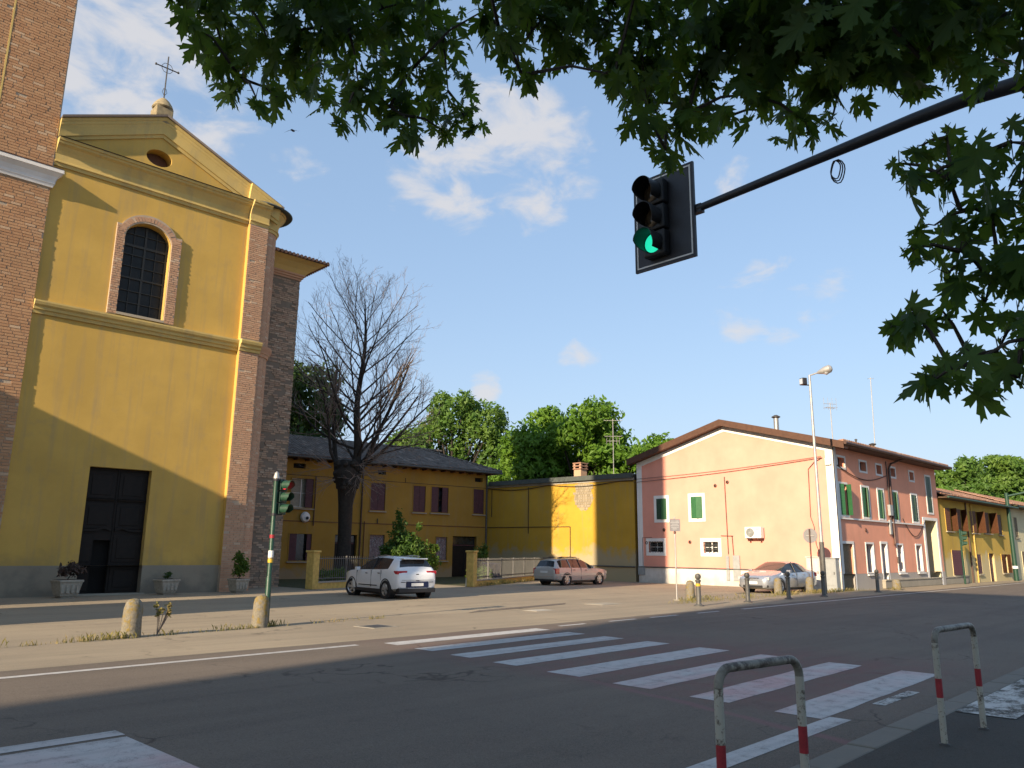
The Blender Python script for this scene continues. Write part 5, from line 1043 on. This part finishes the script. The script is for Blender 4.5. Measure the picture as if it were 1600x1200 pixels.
ov_ = thing('overhead_signal', 'overhead traffic light showing green on a dark backing board', 'traffic light', (6.5, -.6, 0)); AR = Fr((6.5, 0, 0), (0, -1, 0), (-1, 0, 0))
bd = MB().box(-4.82, -4.06, -.03, 0, 4.71, 5.76, AR).build('backing_board', 'black_metal', ov_, bevel=.0)
MB2 = MB(); 
rr_ = [( -4.775, 4.755), (-4.105, 4.755), (-4.105, 5.715), (-4.775, 5.715)]
for a, b, c, d in ((-4.79, -4.09, 4.74, 4.755), (-4.79, -4.09, 5.715, 5.73), (-4.79, -4.775, 4.755, 5.715), (-4.105, -4.09, 4.755, 5.715)): MB2.box(a, b, .0, .004, c, d, AR)
MB2.build('white_border', 'white_paint', bd)
HB = Fr((6.5-.11, 0, 0), (0, -1, 0), (-1, 0, 0)); head(ov_, HB, -4.50, 5.66, .288, .105, [None, None, 'green_light'], .20, 'black_plastic', 'black_plastic', .108)
AX_ = [(6.56, 4.15, 5.235), (6.56, 3.0, 5.30), (6.56, 1.95, 5.36), (6.56, 1.55, 5.37), (6.56, 1.0, 5.33), (6.56, .2, 5.22), (6.56, -.35, 5.0), (6.56, -.6, 4.6), (6.56, -.6, 0)]
MB().tube(AX_, [.038, .045, .055, .060, .066, .075, .085, .095, .12], 14).build('mast_arm', 'black_metal', ov_, smooth=True)
MB().box(-4.4, -4.0, -.10, -.03, 5.19, 5.28, AR).build('clamp', 'black_metal', ov_)
co = MB(); cpt = Vector((6.56, 2.62, 5.27))
for k in range(3):
    c_ = cpt+Vector((0, -.01*k, -.12-.012*k)); co.tube([c_+Vector((.01*math.sin(3*a), .045*math.cos(a)*(1+.2*k), .085*math.sin(a)*(1+.15*k))) for a in [2*PI*i/14 for i in range(15)]], .006, 5)
cw_ = co.build('cable_coil', 'cable'); tag(cw_, 'small coil of dark cable hanging from the overhead mast arm', 'cable')
t2 = thing('traffic_light', 'distant green traffic light in front of the mustard house', 'traffic light', (57.5, 16.9, 0)); B = Vector((57.5, 16.9, 0)); MB().tube([B, B+Vector((0, 0, 3.5))], .06, 10).build('pole', 'pole_green', t2); head(t2, Fr(B+Vector((.1, -.12, 0)), (.9, .44, 0), (.44, -.9, 0)), .12, 3.42, .33, .12, [None]*3, .25, 'pole_green', vismat='pole_green')
gm = thing('signal_mast', 'green mast with horizontal arm at the far right edge', 'mast', (69.6, 16.9, 0)); B = Vector((69.6, 16.9, 0)); MB().tube([B, B+Vector((0, 0, 6.6))], [.17, .13], 12).build('mast', 'pole_green', gm, smooth=True); MB().tube([B+Vector((0, 0, 6.35)), B+Vector((.2, -2, 6.75)), B+Vector((.4, -5.5, 6.9))], [.09, .08, .06], 10).build('arm', 'pole_green', gm, smooth=True)
MB().lathe([(.20, .9), (.20, 1.1)], B, 12).build('band', 'plate_white', gm)

# ================================================================== red and white hoop barriers
def hoop(label, xa, ya, xb, yb, rz=1.11):
    t = thing('hoop_barrier', label, 'barrier', ((xa+xb)/2, (ya+yb)/2, .1), 'red and white hoop barriers'); A = Vector((xa, ya, 0)); Bq = Vector((xb, yb, 0)); u = (Bq-A).normalized(); r = .028; cr = .11; zt = rz-r
    def leg(P, nm, za, zb, mat): MB().tube([P+Vector((0, 0, za)), P+Vector((0, 0, zb))], r if mat != 'rail_red' else r*1.02, 14).build(nm, mat, t, smooth=True)
    for P in (A, Bq): leg(P, 'leg', .06, .50, 'rail_white'); leg(P, 'red_band', .50, .665, 'rail_red'); leg(P, 'leg', .665, zt-cr, 'rail_white'); MB().lathe([(.05, .095), (.045, .112), (.03, .118)], P, 14).build('foot', 'iron', t)
    pts = [A+Vector((0, 0, zt-cr))]+[A+u*(cr-cr*math.cos(R(a)))+Vector((0, 0, zt-cr+cr*math.sin(R(a)))) for a in range(15, 91, 15)]+[Bq-u*(cr-cr*math.cos(R(a)))+Vector((0, 0, zt-cr+cr*math.sin(R(a)))) for a in range(90, 14, -15)]+[Bq+Vector((0, 0, zt-cr))]
    MB().tube(pts, r, 14).build('top_rail', 'rail_worn', t, smooth=True)
m = MT('rail_worn'); n1 = m.noise(22, 6, .7); nz = m.n('ShaderNodeSeparateXYZ'); m.l(m.geo.outputs['Normal'], nz.inputs[0])
m.bsdf(m.mix(m.ramp(m.noise(6, 5, .6), .42, .58), (.22, .205, .165), m.mix(m.ramp(n1, .45, .6), (.075, .055, .04), (.30, .275, .22))), .5, 0, n1, .3, .004, .4); MATS['rail_worn'] = m.m
m = MT('rail_white2'); n1 = m.noise(40, 6, .7); n0 = m.noise(9, 4, .6); m.bsdf(m.mix(m.ramp(m.mth('ADD', m.mth('MULTIPLY', n1, .6), m.mth('MULTIPLY', n0, .4)), .52, .60), (.41, .39, .32), (.09, .065, .045)), .5, 0, n1, .3, .004, .4); MATS['rail_white'] = m.m
hoop('nearest red and white hoop barrier, cut off by the frame bottom', 4.27, 2.64, 5.13, 2.56); hoop('red and white hoop barrier further right beside the crossing end', 8.0, 2.66, 9.0, 2.62)

# ================================================================== cars
def car(name, label, loc, yaw, S, paint, wb, W, wheel_r, opts):
    """S: stations front to back (x, z_low, z_belt, half width, z_top, half width top); glass where flagged"""
    t = thing(name, label, 'car', loc); t.rotation_euler = (0, 0, yaw); ROOT[t.name] = Vector((0, 0, 0))
    def sec(s):
        x, zl, zb, w, zt, wt = s; h = zb-zl
        half = [(0, zl), (w*.80, zl), (w*.95, zl+h*.10), (w*.995, zl+h*.34), (w, zl+h*.60), (w*.985, zl+h*.84), (w*.95, zb), (wt+(w*.95-wt)*.10, zt-(zt-zb)*.12-.012), (wt*.90, zt-.018*(zt > zb+.05)-.004), (wt*.5, zt-.002), (0, zt)]
        return [(x, y, z) for y, z in half]+[(x, -y, z) for y, z in half[-2:0:-1]]
    secs = [sec(s) for s in S]; n = len(secs[0]); body, glass = MB(), {}
    V_ = [v for s in secs for v in s]; body.v = list(V_); gf = {}
    half_n = 11
    for i in range(len(S)-1):
        for k in range(n):
            k2 = (k+1) % n; kk = k if k < 10 else n-1-k          # strip index 0..9 from sill to roof middle
            f = (i*n+k, i*n+k2, (i+1)*n+k2, (i+1)*n+k); gl_ = opts['glass'](i, kk); 
            if gl_: gf.setdefault((gl_, 'l' if k < 10 else 'r') if gl_.startswith('side') else (gl_, ''), []).append(f)
            else: body.f.append(f)
    body.f += [tuple(range(n-1, -1, -1)), tuple((len(S)-1)*n+k for k in range(n))]
    bo = body.build('body', paint, t, smooth=True, local=True)
    for (nm, sd), fs in gf.items():
        used = sorted({i for f in fs for i in f}); mp = {u: j for j, u in enumerate(used)}; mb = MB(); mb.v = [V_[u] for u in used]; mb.f = [tuple(mp[i] for i in f) for f in fs]
        mb.build('side_window' if nm.startswith('side') else nm, opts.get('glassmat', 'car_glass') if nm != 'windscreen' else opts.get('screen', 'car_glass'), t, smooth=True, local=True)
    def wat(x):            # half width of the body at x
        for a, b in zip(S, S[1:]):
            if b[0] <= x <= a[0]: k = (a[0]-x)/(a[0]-b[0]); return a[3]+(b[3]-a[3])*k
        return W
    for ax in (wb/2, -wb/2):
        for sd in (1, -1):
            ww = wat(ax); y0 = sd*(ww-.09)
            ar = MB().lathe([(wheel_r*1.17, -.16 if sd > 0 else .16), (wheel_r*1.17, .098*sd), (wheel_r*1.05, .102*sd), (wheel_r*1.04, .02*sd)], (ax, y0, wheel_r*1.02), 28, axis='y').build('wheel_arch', 'black_plastic', t, local=True)
            wy = sd*(ww-.02); st = (opts.get('steer', 0) if ax > 0 else 0)
            ty = MB().lathe([(wheel_r*.66, -.10), (wheel_r*.94, -.105), (wheel_r, -.085), (wheel_r, .085), (wheel_r*.94, .105), (wheel_r*.66, .10)], (0, 0, 0), 32, axis='y', cap=False).build('wheel', 'rubber', None, smooth=True); ty.parent = t; ty.location = (ax, wy-sd*.07, wheel_r); ty.rotation_euler = (0, 0, st)
            ri = MB(); ns = opts.get('spokes', 5); o_ = .095*sd
            ri.lathe([(wheel_r*.60, o_*.9), (wheel_r*.68, o_*1.06), (wheel_r*.68, o_*.2), (wheel_r*.60, o_*.2)], (0, 0, 0), 32, axis='y', cap=False); ri.lathe([(wheel_r*.16, o_*.3), (wheel_r*.16, o_*1.04), (.01, o_*1.1)], (0, 0, 0), 14, axis='y')
            for q in range(ns):
                a = 2*PI*q/ns+.2; ca, sa = math.cos(a), math.sin(a); tw_ = wheel_r*(.13 if ns <= 5 else .075); r1, r2 = wheel_r*.12, wheel_r*.63
                pv = []
                for yy in (o_*.55, o_*1.0):
                    for r_, w_ in ((r1, tw_*.8), (r2, tw_*1.25)):
                        for s_ in (-1, 1): pv.append((ca*r_-sa*w_*s_, yy, sa*r_+ca*w_*s_))
                ri.hexa([pv[0], pv[1], pv[2], pv[3], pv[4], pv[5], pv[6], pv[7]])
            ro = ri.build('rim', 'alloy', None); ro.parent = ty
            hub = MB().lathe([(wheel_r*.62, o_*.25), (wheel_r*.62, o_*.3)], (0, 0, 0), 20, axis='y').build('brake_disc', 'iron', None); hub.parent = ty
    for nm, mt, b in opts['boxes']:
        mb = MB(); 
        if len(b) == 6: mb.box(*b)
        else: mb.hexa(b)
        mb.build(nm, mt, t, local=True, bevel=.012 if nm not in ('panel_gap', 'pillar', 'plate', 'plate_band', 'emblem') else 0)
    MB().box(-wb/2+.38, wb/2-.38, -.68, .68, .13, .32).build('underbody', 'black_plastic', t, local=True)
    for nm, mt, pts, r in opts.get('tubes', ()): MB().tube(pts, r, 6).build(nm, mt, t, local=True, smooth=True)
    return t
def both(items):
    out = []
    for nm, mt, b in items: out += [(nm, mt, b), (nm, mt, (b[0], b[1], -b[3], -b[2], b[4], b[5]))]
    return out
def tub2(items): return [q for nm, mt, pts, r in items for q in ((nm, mt, pts, r), (nm, mt, [(x, -y, z) for x, y, z in pts], r))]

# white crossover: seen from behind left
S = [(2.17, .42, .62, .55, .64, .45), (2.14, .30, .80, .72, .83, .60), (1.95, .24, .90, .84, .95, .68), (1.55, .24, .97, .89, 1.02, .72), (1.05, .24, 1.00, .90, 1.07, .74), (.88, .24, 1.01, .90, 1.12, .74), (.45, .24, 1.02, .90, 1.36, .66), (.10, .24, 1.03, .90, 1.50, .61), (-.25, .24, 1.04, .90, 1.545, .60), (-.75, .24, 1.05, .90, 1.55, .60), (-1.10, .24, 1.06, .90, 1.535, .595), (-1.45, .25, 1.075, .895, 1.505, .585), (-1.70, .27, 1.08, .885, 1.47, .57), (-1.84, .29, 1.07, .87, 1.43, .56), (-2.02, .31, 1.03, .85, 1.17, .68), (-2.08, .33, .99, .83, 1.03, .70), (-2.14, .36, .93, .80, .95, .66), (-2.17, .44, .84, .74, .86, .6)]
def gS(i, k):
    if 5 <= i <= 7 and k >= 7 and k != 6: return 'windscreen' if i < 7 else None
    if k == 6 and 5 <= i <= 8: return 'side_front'
    if k == 6 and 9 <= i <= 10: return 'side_rear'
    if 13 <= i <= 13 and k >= 7: return 'rear_window'
    return None
bx = [('plate', 'plate_white', (-2.192, -2.18, -.26, .26, .47, .58)), ('bumper_insert', 'plate_blue', (-2.185, -2.15, -.48, .48, .42, .64)), ('rear_bumper', 'black_plastic', (-2.20, -1.95, -.78, .78, .24, .40)), ('emblem', 'iron', (-2.165, -2.12, -.055, .055, .87, .91)), ('tailgate_handle', 'black_plastic', (-2.192, -2.16, -.07, .07, .665, .69)), ('spoiler', 'car_white', (-2.02, -1.72, -.52, .52, 1.43, 1.475)), ('panel_gap', 'black_plastic', (-2.1815, -2.14, -.66, .66, .683, .690)), ('bumper_strip', 'alloy', (-2.205, -2.18, -.42, .42, .385, .40))]
bx += both([('tail_light', 'lamp_red', (-2.135, -1.86, .42, .845, .90, 1.02)), ('reflector', 'black_plastic', (-2.185, -2.10, .50, .70, .60, .625)), ('sill', 'black_plastic', (-1.0, 1.0, .80, .905, .22, .34)), ('door_trim', 'black_plastic', (-.72, .75, .895, .912, .44, .475)), ('door_handle', 'black_plastic', (.05, .20, .895, .93, .88, .91)), ('door_handle', 'black_plastic', (-.92, -.77, .895, .93, .90, .93)), ('mirror', 'car_white', (.60, .78, .93, 1.08, .99, 1.12)), ('panel_gap', 'black_plastic', (-.232, -.222, .885, .9035, .40, 1.02)), ('panel_gap', 'black_plastic', (.94, .95, .87, .9035, .42, .98)), ('panel_gap', 'black_plastic', (-1.0, -.99, .885, .9035, .66, 1.03)), ('head_light', 'lamp_clear', (1.86, 2.06, .60, .80, .74, .86))])
tb = tub2([('pillar', 'black_plastic', [(-.27, .868, 1.03), (-.30, .64, 1.49)], .022), ('roof_rail', 'alloy', [(.0, .585, 1.50), (-.7, .58, 1.575), (-1.35, .565, 1.54)], .018)])
car('white_car', 'white crossover car with red tail lights turning in the piazza', (18.43, 25.95, 0), R(84), S, 'car_white', 2.70, .9, .335, dict(glass=gS, boxes=bx, tubes=tb, steer=.42, spokes=5))
# gold estate: seen from behind right
S = [(2.26, .40, .58, .50, .60, .4), (2.22, .27, .72, .66, .75, .5), (2.0, .21, .80, .80, .86, .62), (1.6, .20, .85, .855, .92, .66), (1.15, .20, .88, .865, .97, .68), (.92, .20, .90, .865, 1.02, .68), (.45, .20, .91, .865, 1.26, .62), (.15, .20, .92, .865, 1.385, .58), (-.2, .20, .925, .865, 1.435, .57), (-.75, .20, .93, .865, 1.45, .565), (-1.2, .20, .935, .86, 1.435, .56), (-1.65, .22, .94, .855, 1.40, .55), (-1.9, .24, .94, .845, 1.355, .54), (-2.03, .25, .93, .835, 1.31, .53), (-2.2, .27, .91, .82, 1.00, .64), (-2.23, .29, .88, .805, .93, .64), (-2.27, .33, .78, .78, .80, .6), (-2.29, .42, .60, .72, .62, .55)]
def gW(i, k):
    if i in (5, 6) and k >= 7: return 'windscreen'
    if k == 6 and 5 <= i <= 8: return 'side_front'
    if k == 6 and 9 <= i <= 11: return 'side_rear'
    if i == 13 and k >= 7: return 'rear_window'
bx = [('plate', 'plate_white', (-2.30, -2.265, -.26, .26, .66, .77)), ('bumper_strip', 'car_gold', (-2.31, -2.2, -.74, .74, .48, .53)), ('rear_bumper', 'black_plastic', (-2.285, -2.0, -.72, .72, .22, .32)), ('plate_light_bar', 'alloy', (-2.285, -2.23, -.30, .30, .80, .83)), ('roof_bar', 'black_plastic', (-.32, -.27, -.58, .58, 1.49, 1.515)), ('roof_bar', 'black_plastic', (-1.32, -1.27, -.57, .57, 1.48, 1.505))]
bx += both([('tail_light', 'lamp_red', (-2.245, -1.95, .62, .85, .62, .90)), ('side_strip', 'car_gold', (-1.9, 1.9, .855, .878, .50, .54)), ('door_handle', 'iron', (.12, .28, .86, .89, .79, .82)), ('door_handle', 'iron', (-.85, -.69, .86, .89, .80, .83)), ('mirror', 'car_gold', (.62, .76, .88, 1.03, .90, 1.01)), ('panel_gap', 'black_plastic', (-.205, -.196, .85, .8685, .30, .92)), ('panel_gap', 'black_plastic', (-1.0, -.99, .85, .866, .55, .93)), ('head_light', 'lamp_clear', (1.96, 2.14, .50, .74, .60, .74))])
tb = tub2([('pillar', 'black_plastic', [(-.22, .835, .93), (-.26, .60, 1.40)], .02), ('pillar', 'car_gold', [(-1.05, .835, .935), (-1.10, .60, 1.39)], .022), ('roof_rail', 'black_plastic', [(.0, .53, 1.43), (-.7, .535, 1.485), (-1.75, .50, 1.43)], .02)])
car('estate_car', 'champagne gold estate car with roof bars parked beside the railing', (33.66, 29.85, 0), R(0), S, 'car_gold', 2.715, .865, .315, dict(glass=gW, boxes=bx, tubes=tb, spokes=7))
# silver sedan: seen from the front left
S = [(2.31, .40, .60, .48, .62, .4), (2.27, .26, .68, .68, .71, .52), (2.12, .20, .76, .80, .80, .62), (1.8, .19, .83, .87, .90, .68), (1.3, .19, .88, .88, .985, .70), (1.02, .19, .90, .88, 1.03, .70), (.55, .19, .91, .88, 1.27, .62), (.22, .19, .915, .88, 1.40, .57), (-.1, .19, .92, .88, 1.44, .56), (-.5, .19, .93, .88, 1.445, .56), (-.9, .19, .945, .88, 1.40, .56), (-1.25, .19, .965, .875, 1.28, .58), (-1.6, .20, .985, .865, 1.09, .63), (-1.95, .22, .98, .85, 1.04, .66), (-2.22, .25, .94, .81, 1.02, .64), (-2.31, .32, .86, .76, .93, .6), (-2.33, .42, .66, .70, .7, .5)]
def gA(i, k):
    if i in (5, 6) and k >= 7: return 'windscreen'
    if k == 6 and 5 <= i <= 7: return 'side_front'
    if k == 6 and 8 <= i <= 10: return 'side_rear'
    if i in (10, 11) and k >= 7: return 'rear_window'
bx = [('grille', 'black_plastic', (2.20, 2.29, -.34, .34, .60, .70)), ('grille_bar', 'alloy', (2.28, 2.312, -.24, .24, .64, .66)), ('plate', 'plate_white', (2.31, 2.33, -.26, .26, .42, .53)), ('lower_intake', 'black_plastic', (2.22, 2.30, -.50, .50, .26, .37)), ('emblem', 'alloy', (2.285, 2.32, -.05, .05, .62, .68))]
bx += both([('head_light', 'lamp_clear', (1.93, 2.215, .46, .80, .60, .735)), ('fog_light', 'black_plastic', (2.10, 2.235, .56, .74, .28, .38)), ('door_handle', 'alloy', (.02, .18, .872, .905, .80, .83)), ('door_handle', 'alloy', (-.95, -.79, .87, .902, .82, .85)), ('mirror', 'car_silver', (.66, .82, .90, 1.08, .92, 1.05)), ('panel_gap', 'black_plastic', (-.205, -.196, .86, .8835, .30, .92)), ('panel_gap', 'black_plastic', (.93, .94, .86, .8835, .30, .90)), ('tail_light', 'lamp_red', (-2.2, -1.98, .60, .85, .74, .92))])
tb = tub2([('pillar', 'black_plastic', [(-.12, .845, .93), (-.16, .60, 1.41)], .022)])
car('sedan_car', 'silver sedan parked facing left in front of the pink gable', (36.05, 18.75, 0), R(178), S, 'car_silver', 2.68, .88, .325, dict(glass=gA, boxes=bx, tubes=tb, spokes=7, screen='screen_glass'))

# ================================================================== the maple overhead
mp = thing('maple_tree', 'maple branches with dark lobed leaves overhanging the top of the view', 'tree', (5.2, -2.6, .1))
half = [(0, -.30), (.05, -.10), (.20, -.16), (.34, -.22), (.30, -.10), (.46, -.06), (.34, .02), (.40, .10), (.26, .10), (.12, .10), (.30, .24), (.44, .30), (.42, .40), (.60, .54), (.42, .52), (.40, .62), (.30, .50), (.14, .34), (.16, .52), (.24, .60), (.15, .66), (.18, .80), (.08, .78), (0, 1.05)]
out = half+[(-x, y) for x, y in half[-2:0:-1]]
fold = lambda x, y: -.20*abs(x)-.10*(y-.2)**2
LV = [(0, .05, fold(0, .05))]+[(x, y, fold(x, y)) for x, y in out]; LFc = [(0, 1+i, 1+(i+1) % len(out)) for i in range(len(out))]
LVn = np.array(LV); nL = len(out)
def leaf_mats(n, centres, sizes, g):
    yaw = g.uniform(0, 2*PI, n); tip = np.stack([np.cos(yaw)*.55, np.sin(yaw)*.55, -g.uniform(.35, 1.2, n)], 1); tip /= np.linalg.norm(tip, axis=1)[:, None]
    nr = np.stack([g.normal(0, .55, n), g.normal(0, .55, n), g.uniform(.2, 1, n)], 1); nr -= tip*(nr*tip).sum(1)[:, None]; nr /= np.linalg.norm(nr, axis=1)[:, None]; sd = np.cross(tip, nr); return sd, tip, nr
cl = [(325, 32, 38), (350, 95, 40), (375, 135, 38), (395, 30, 60), (425, 95, 48), (470, 60, 60), (505, 130, 45), (545, 60, 60), (560, 145, 42), (600, 50, 60), (610, 180, 36), (640, 125, 48), (645, 215, 26), (690, 60, 42), (700, 155, 40), (725, 195, 32), (640, 15, 60), (340, 5, 40), (480, 5, 60), (540, 190, 24), (292, 42, 18), (400, 165, 18), (440, 170, 18), (690, 215, 22),
      (755, 30, 30), (800, 90, 24), (815, 130, 20), (850, 40, 52), (890, 95, 26), (930, 40, 60), (960, 130, 26), (1000, 80, 66), (1010, 170, 40), (1040, 222, 34), (1075, 190, 32), (1100, 110, 70), (1110, 205, 28), (1150, 60, 72), (1170, 160, 42), (1215, 185, 34), (1230, 90, 72), (1260, 205, 28), (1290, 60, 80), (1325, 130, 48), (1300, 200, 24), (1380, 50, 72), (1400, 115, 40), (1440, 105, 40), (1450, 40, 60), (1500, 40, 60), (1550, 60, 60), (1590, 30, 50), (1040, 245, 22), (1060, 30, 70), (1200, 20, 80), (1340, 20, 80), (880, 5, 60), (790, 5, 40), (1010, 205, 24), (780, 60, 20),
      (1405, 268, 22), (1440, 240, 26), (1480, 228, 24), (1430, 300, 26), (1480, 290, 30), (1530, 262, 40), (1580, 235, 40), (1595, 300, 42), (1500, 340, 30), (1550, 350, 42), (1460, 365, 26), (1422, 402, 20), (1500, 405, 34), (1560, 425, 44), (1598, 420, 40), (1480, 440, 30), (1430, 505, 18), (1402, 525, 15), (1470, 495, 26), (1540, 485, 36), (1592, 510, 34), (1480, 590, 18), (1520, 580, 32), (1560, 560, 30), (1592, 600, 28), (1545, 618, 20), (1462, 605, 14), (1595, 560, 34)]
cl += [(x+random.uniform(-15, 15), y+random.uniform(-15, 15), 48) for x in range(1660, 1960, 75) for y in range(60, 620, 80)]+[(x, -60+random.uniform(-20, 20), 55) for x in range(300, 1900, 90)]
gl_ = np.random.default_rng(77); Cn, Sz, hubs = [], [], []
for (x, y, r) in cl:
    left = x < 735; right = y > 190 and x > 1380
    dist = gl_.uniform(4.4, 5.6) if left else gl_.uniform(3.1, 3.8) if right else gl_.uniform(3.6, 4.9)
    c_ = np.array(at(x, y-13, dist)); rw = r*dist/FPX; n = max(4, int(r*r/(102 if not right else 135)*(dist/4.2)**2*(1.35 if (not right and y < 110 and x > 850) else 1.0)))
    d = gl_.normal(size=(n, 3)); d /= np.linalg.norm(d, axis=1)[:, None]; Cn.append(c_+d*rw*1.12*(gl_.random(n)**.5)[:, None]); Sz.append(gl_.uniform(.07, .16, n)*(1 if not right else .95)); hubs.append((Vector(c_), rw, left, right))
n_view = sum(len(c) for c in Cn)
# the rest of the crown above and behind the viewer, which shades the pavement and the leaves below it
top = []
while len(top) < 2600:
    p = np.array([gl_.uniform(-2.5, 10.5), gl_.uniform(-7.5, 6.5), gl_.uniform(4.2, 11)])
    if p[2] < 2.0+1.02*math.hypot(p[0], p[1]) and p[0] > -1 and p[1] > -1.2: continue
    if ((p[0]-4.2)/6.5)**2+((p[1]+1.0)/6.5)**2+((p[2]-7.2)/4)**2 > 1: continue
    top.append(p)
Cn.append(np.array(top)); Sz.append(gl_.uniform(.20, .32, len(top))); Cn = np.concatenate(Cn); Sz = np.concatenate(Sz); sd, tp, nr = leaf_mats(len(Cn), Cn, Sz, gl_)
dv = np.linalg.norm(Cn-np.array(EYE), axis=1); rank = np.argsort(np.where(np.arange(len(Cn)) < n_view, dv/Sz, 1e9)); pick = set(int(i) for i in rank[:300])
lm = bpy.data.meshes.new('leaf'); lm.from_pydata(LV, [], LFc); lm.materials.append(MATS['maple_leaf']); org = ROOT[mp.name]
for i in sorted(pick):
    o = link(bpy.data.objects.new('leaf', lm)); o.parent = mp; M = Matrix(((*[sd[i][j] for j in range(0)],),)) if False else Matrix([[sd[i][r_]*Sz[i], tp[i][r_]*Sz[i], nr[i][r_]*Sz[i], Cn[i][r_]-org[r_]] for r_ in range(3)]+[[0, 0, 0, 1]]); o.matrix_local = M
rest = np.array([i for i in range(len(Cn)) if i not in pick]); A = LVn[None, :, 0, None]*sd[rest][:, None]+LVn[None, :, 1, None]*tp[rest][:, None]+LVn[None, :, 2, None]*nr[rest][:, None]
A = A*Sz[rest][:, None, None]+Cn[rest][:, None]; mb = MB(); mb.v = [tuple(v) for v in A.reshape(-1, 3)]; nv = len(LV)
mb.f = [tuple(a+k*nv for a in f) for k in range(len(rest)) for f in LFc]; mb.build('foliage', 'maple_leaf', mp, kind='stuff')
# trunk, limbs and twigs
T0 = Vector((5.2, -2.6, .08)); tk = MB(); fork = T0+Vector((.1, .3, 3.6)); tk.tube([T0, T0+Vector((0, 0, .25)), T0+Vector((.05, .1, 1.8)), fork], [.34, .27, .24, .24], 14)
lb = MB(); tws = MB(); limbs = []
for tgt, r in ((at(480, -60, 5.6), .07), (at(1060, -40, 4.9), .08), (at(1330, -20, 4.5), .09), (at(1700, 250, 3.8), .06), (at(1720, 480, 3.7), .05), (Vector((1, -3, 8)), .12), (Vector((7, 2, 9)), .13)):
    tgt = Vector(tgt); m1 = fork.lerp(tgt, .4)+Vector((0, 0, 1.1)); m2 = fork.lerp(tgt, .75)+Vector((0, 0, .75)); pts = [fork, m1, m2, tgt]; lb.tube(pts, [r*1.6, r*1.2, r*.8, r*.35], 10); limbs.append((pts, r))
pool = {}
for q, (pts, r) in enumerate(limbs): pool.setdefault(q in (3, 4), []).extend(p0.lerp(p1, k/8) for p0, p1 in zip(pts, pts[1:]) for k in range(9))
for (c_, rw, left, right) in sorted(hubs, key=lambda h: -(h[0]-EYE).dot(_r)/(h[0]-EYE).length if h[3] else 9):
    samples = pool[bool(right)]; s_ = min(samples, key=lambda q: (q-c_).length); m_ = s_.lerp(c_, .55)+Vector((0, 0, .10*(s_-c_).length)); tws.tube([s_, m_, c_], [.010, .007, .004], 5)
    samples += [m_, c_]
    for k in range(3): d = Vector(gl_.normal(size=3)).normalized()*rw*.8; tws.tube([c_, c_+d*.5+Vector((0, 0, .02)), c_+d], [.0024, .0018, .001], 4)
tk.build('trunk', 'maple_bark', mp, smooth=True); lb.build('limbs', 'maple_bark', mp, smooth=True); tws.build('twigs', 'maple_bark', mp, kind='stuff')

# ================================================================== unseen blocks at left, shaped for the shadows on church, piazza and road
def block(name, label, xa, xb, ya, yb, h, mat, roof=1.6, floors=5):
    t = thing(name, label, 'building', ((xa+xb)/2, (ya+yb)/2, 0)); MB().box(xa, xb, ya, yb, 0, h).build('walls', mat, t)
    if roof: MB().add([(xa-.4, ya-.4, h), (xb+.4, ya-.4, h), (xb+.4, yb+.4, h), (xa-.4, yb+.4, h), ((xa+xb)/2, (ya+yb)/2, h+roof)], [(0, 1, 4), (1, 2, 4), (2, 3, 4), (3, 0, 4), (3, 2, 1, 0)]).build('roof', 'red_tile', t)
    fr = Fr((xa, ya, 0), (1, 0, 0), (0, -1, 0)); fx = Fr((xb, ya, 0), (0, 1, 0), (1, 0, 0)); k = int((xb-xa)/3); kx = int((yb-ya)/3)
    for fl_ in range(floors):
        z = 1.2+fl_*(h-1)/floors
        for F, cnt, ln in ((fr, k, xb-xa), (fx, kx, yb-ya)):
            for q in range(cnt): u = ln*(q+.5)/cnt; w = MB().box(u-.5, u+.5, .0, .03, z, z+1.5, F).build('window', 'glass', t); MB().box(u-.6, u+.6, .0, .1, z-.08, z, F).build('window_sill', 'concrete', w)
block('shadow_house', 'unseen house beside the bell tower, shaped to shade the lower church front', -15, -4, 26.6, 40, 11.0, 'cream_wall', 0, 3)  # unseen, its eave set to throw the slanting shadow on the church
block('shadow_block', 'unseen tall narrow block left of the piazza, added to cast its shadow band', -4.2, -1, 20.25, 25.1, 25.5, 'render_grey', 0, 8)  # unseen, added and sized for the shadow band across the piazza
block('shadow_block', 'unseen long block by the road at left, added to shade the near road', -50, -43, -24, .9, 33, 'cream_wall', 0, 10)  # unseen, added at this height to keep the near road in shade
# swallow
bd = thing('swallow', 'small dark swallow gliding in the sky right of the church cross', 'bird', tuple(at(457, 204, 30))); b0 = at(457, 204, 30); fx = _r*1.0; up_ = Vector((0, 0, 1)); F_ = lambda a, b, c: b0+fx*a+up_*b+_f*c
bm = MB(); bm.tube([F_(-.02, -.02, -.14), F_(0, .0, -.06), F_(.01, .01, .06), F_(.02, .03, .14), F_(.02, .03, .19)], [.012, .035, .04, .028, .008], 8)
for s_, tipz in ((-1, -.11), (1, -.06)): bm.add([F_(0, .02, .06), F_(s_*.13, .03, .08), F_(s_*.29, tipz, -.06), F_(s_*.12, .0, -.03), F_(0, .0, -.05), F_(s_*.13, .018, .02)], [(0, 1, 5), (1, 2, 5), (2, 3, 5), (3, 4, 5), (4, 0, 5)])
bm.add([F_(0, 0, -.1), F_(.05, -.02, -.24), F_(0, -.01, -.16), F_(-.05, -.02, -.24)], [(0, 1, 2), (0, 2, 3)]); bm.build('body', 'bird', bd, smooth=True)
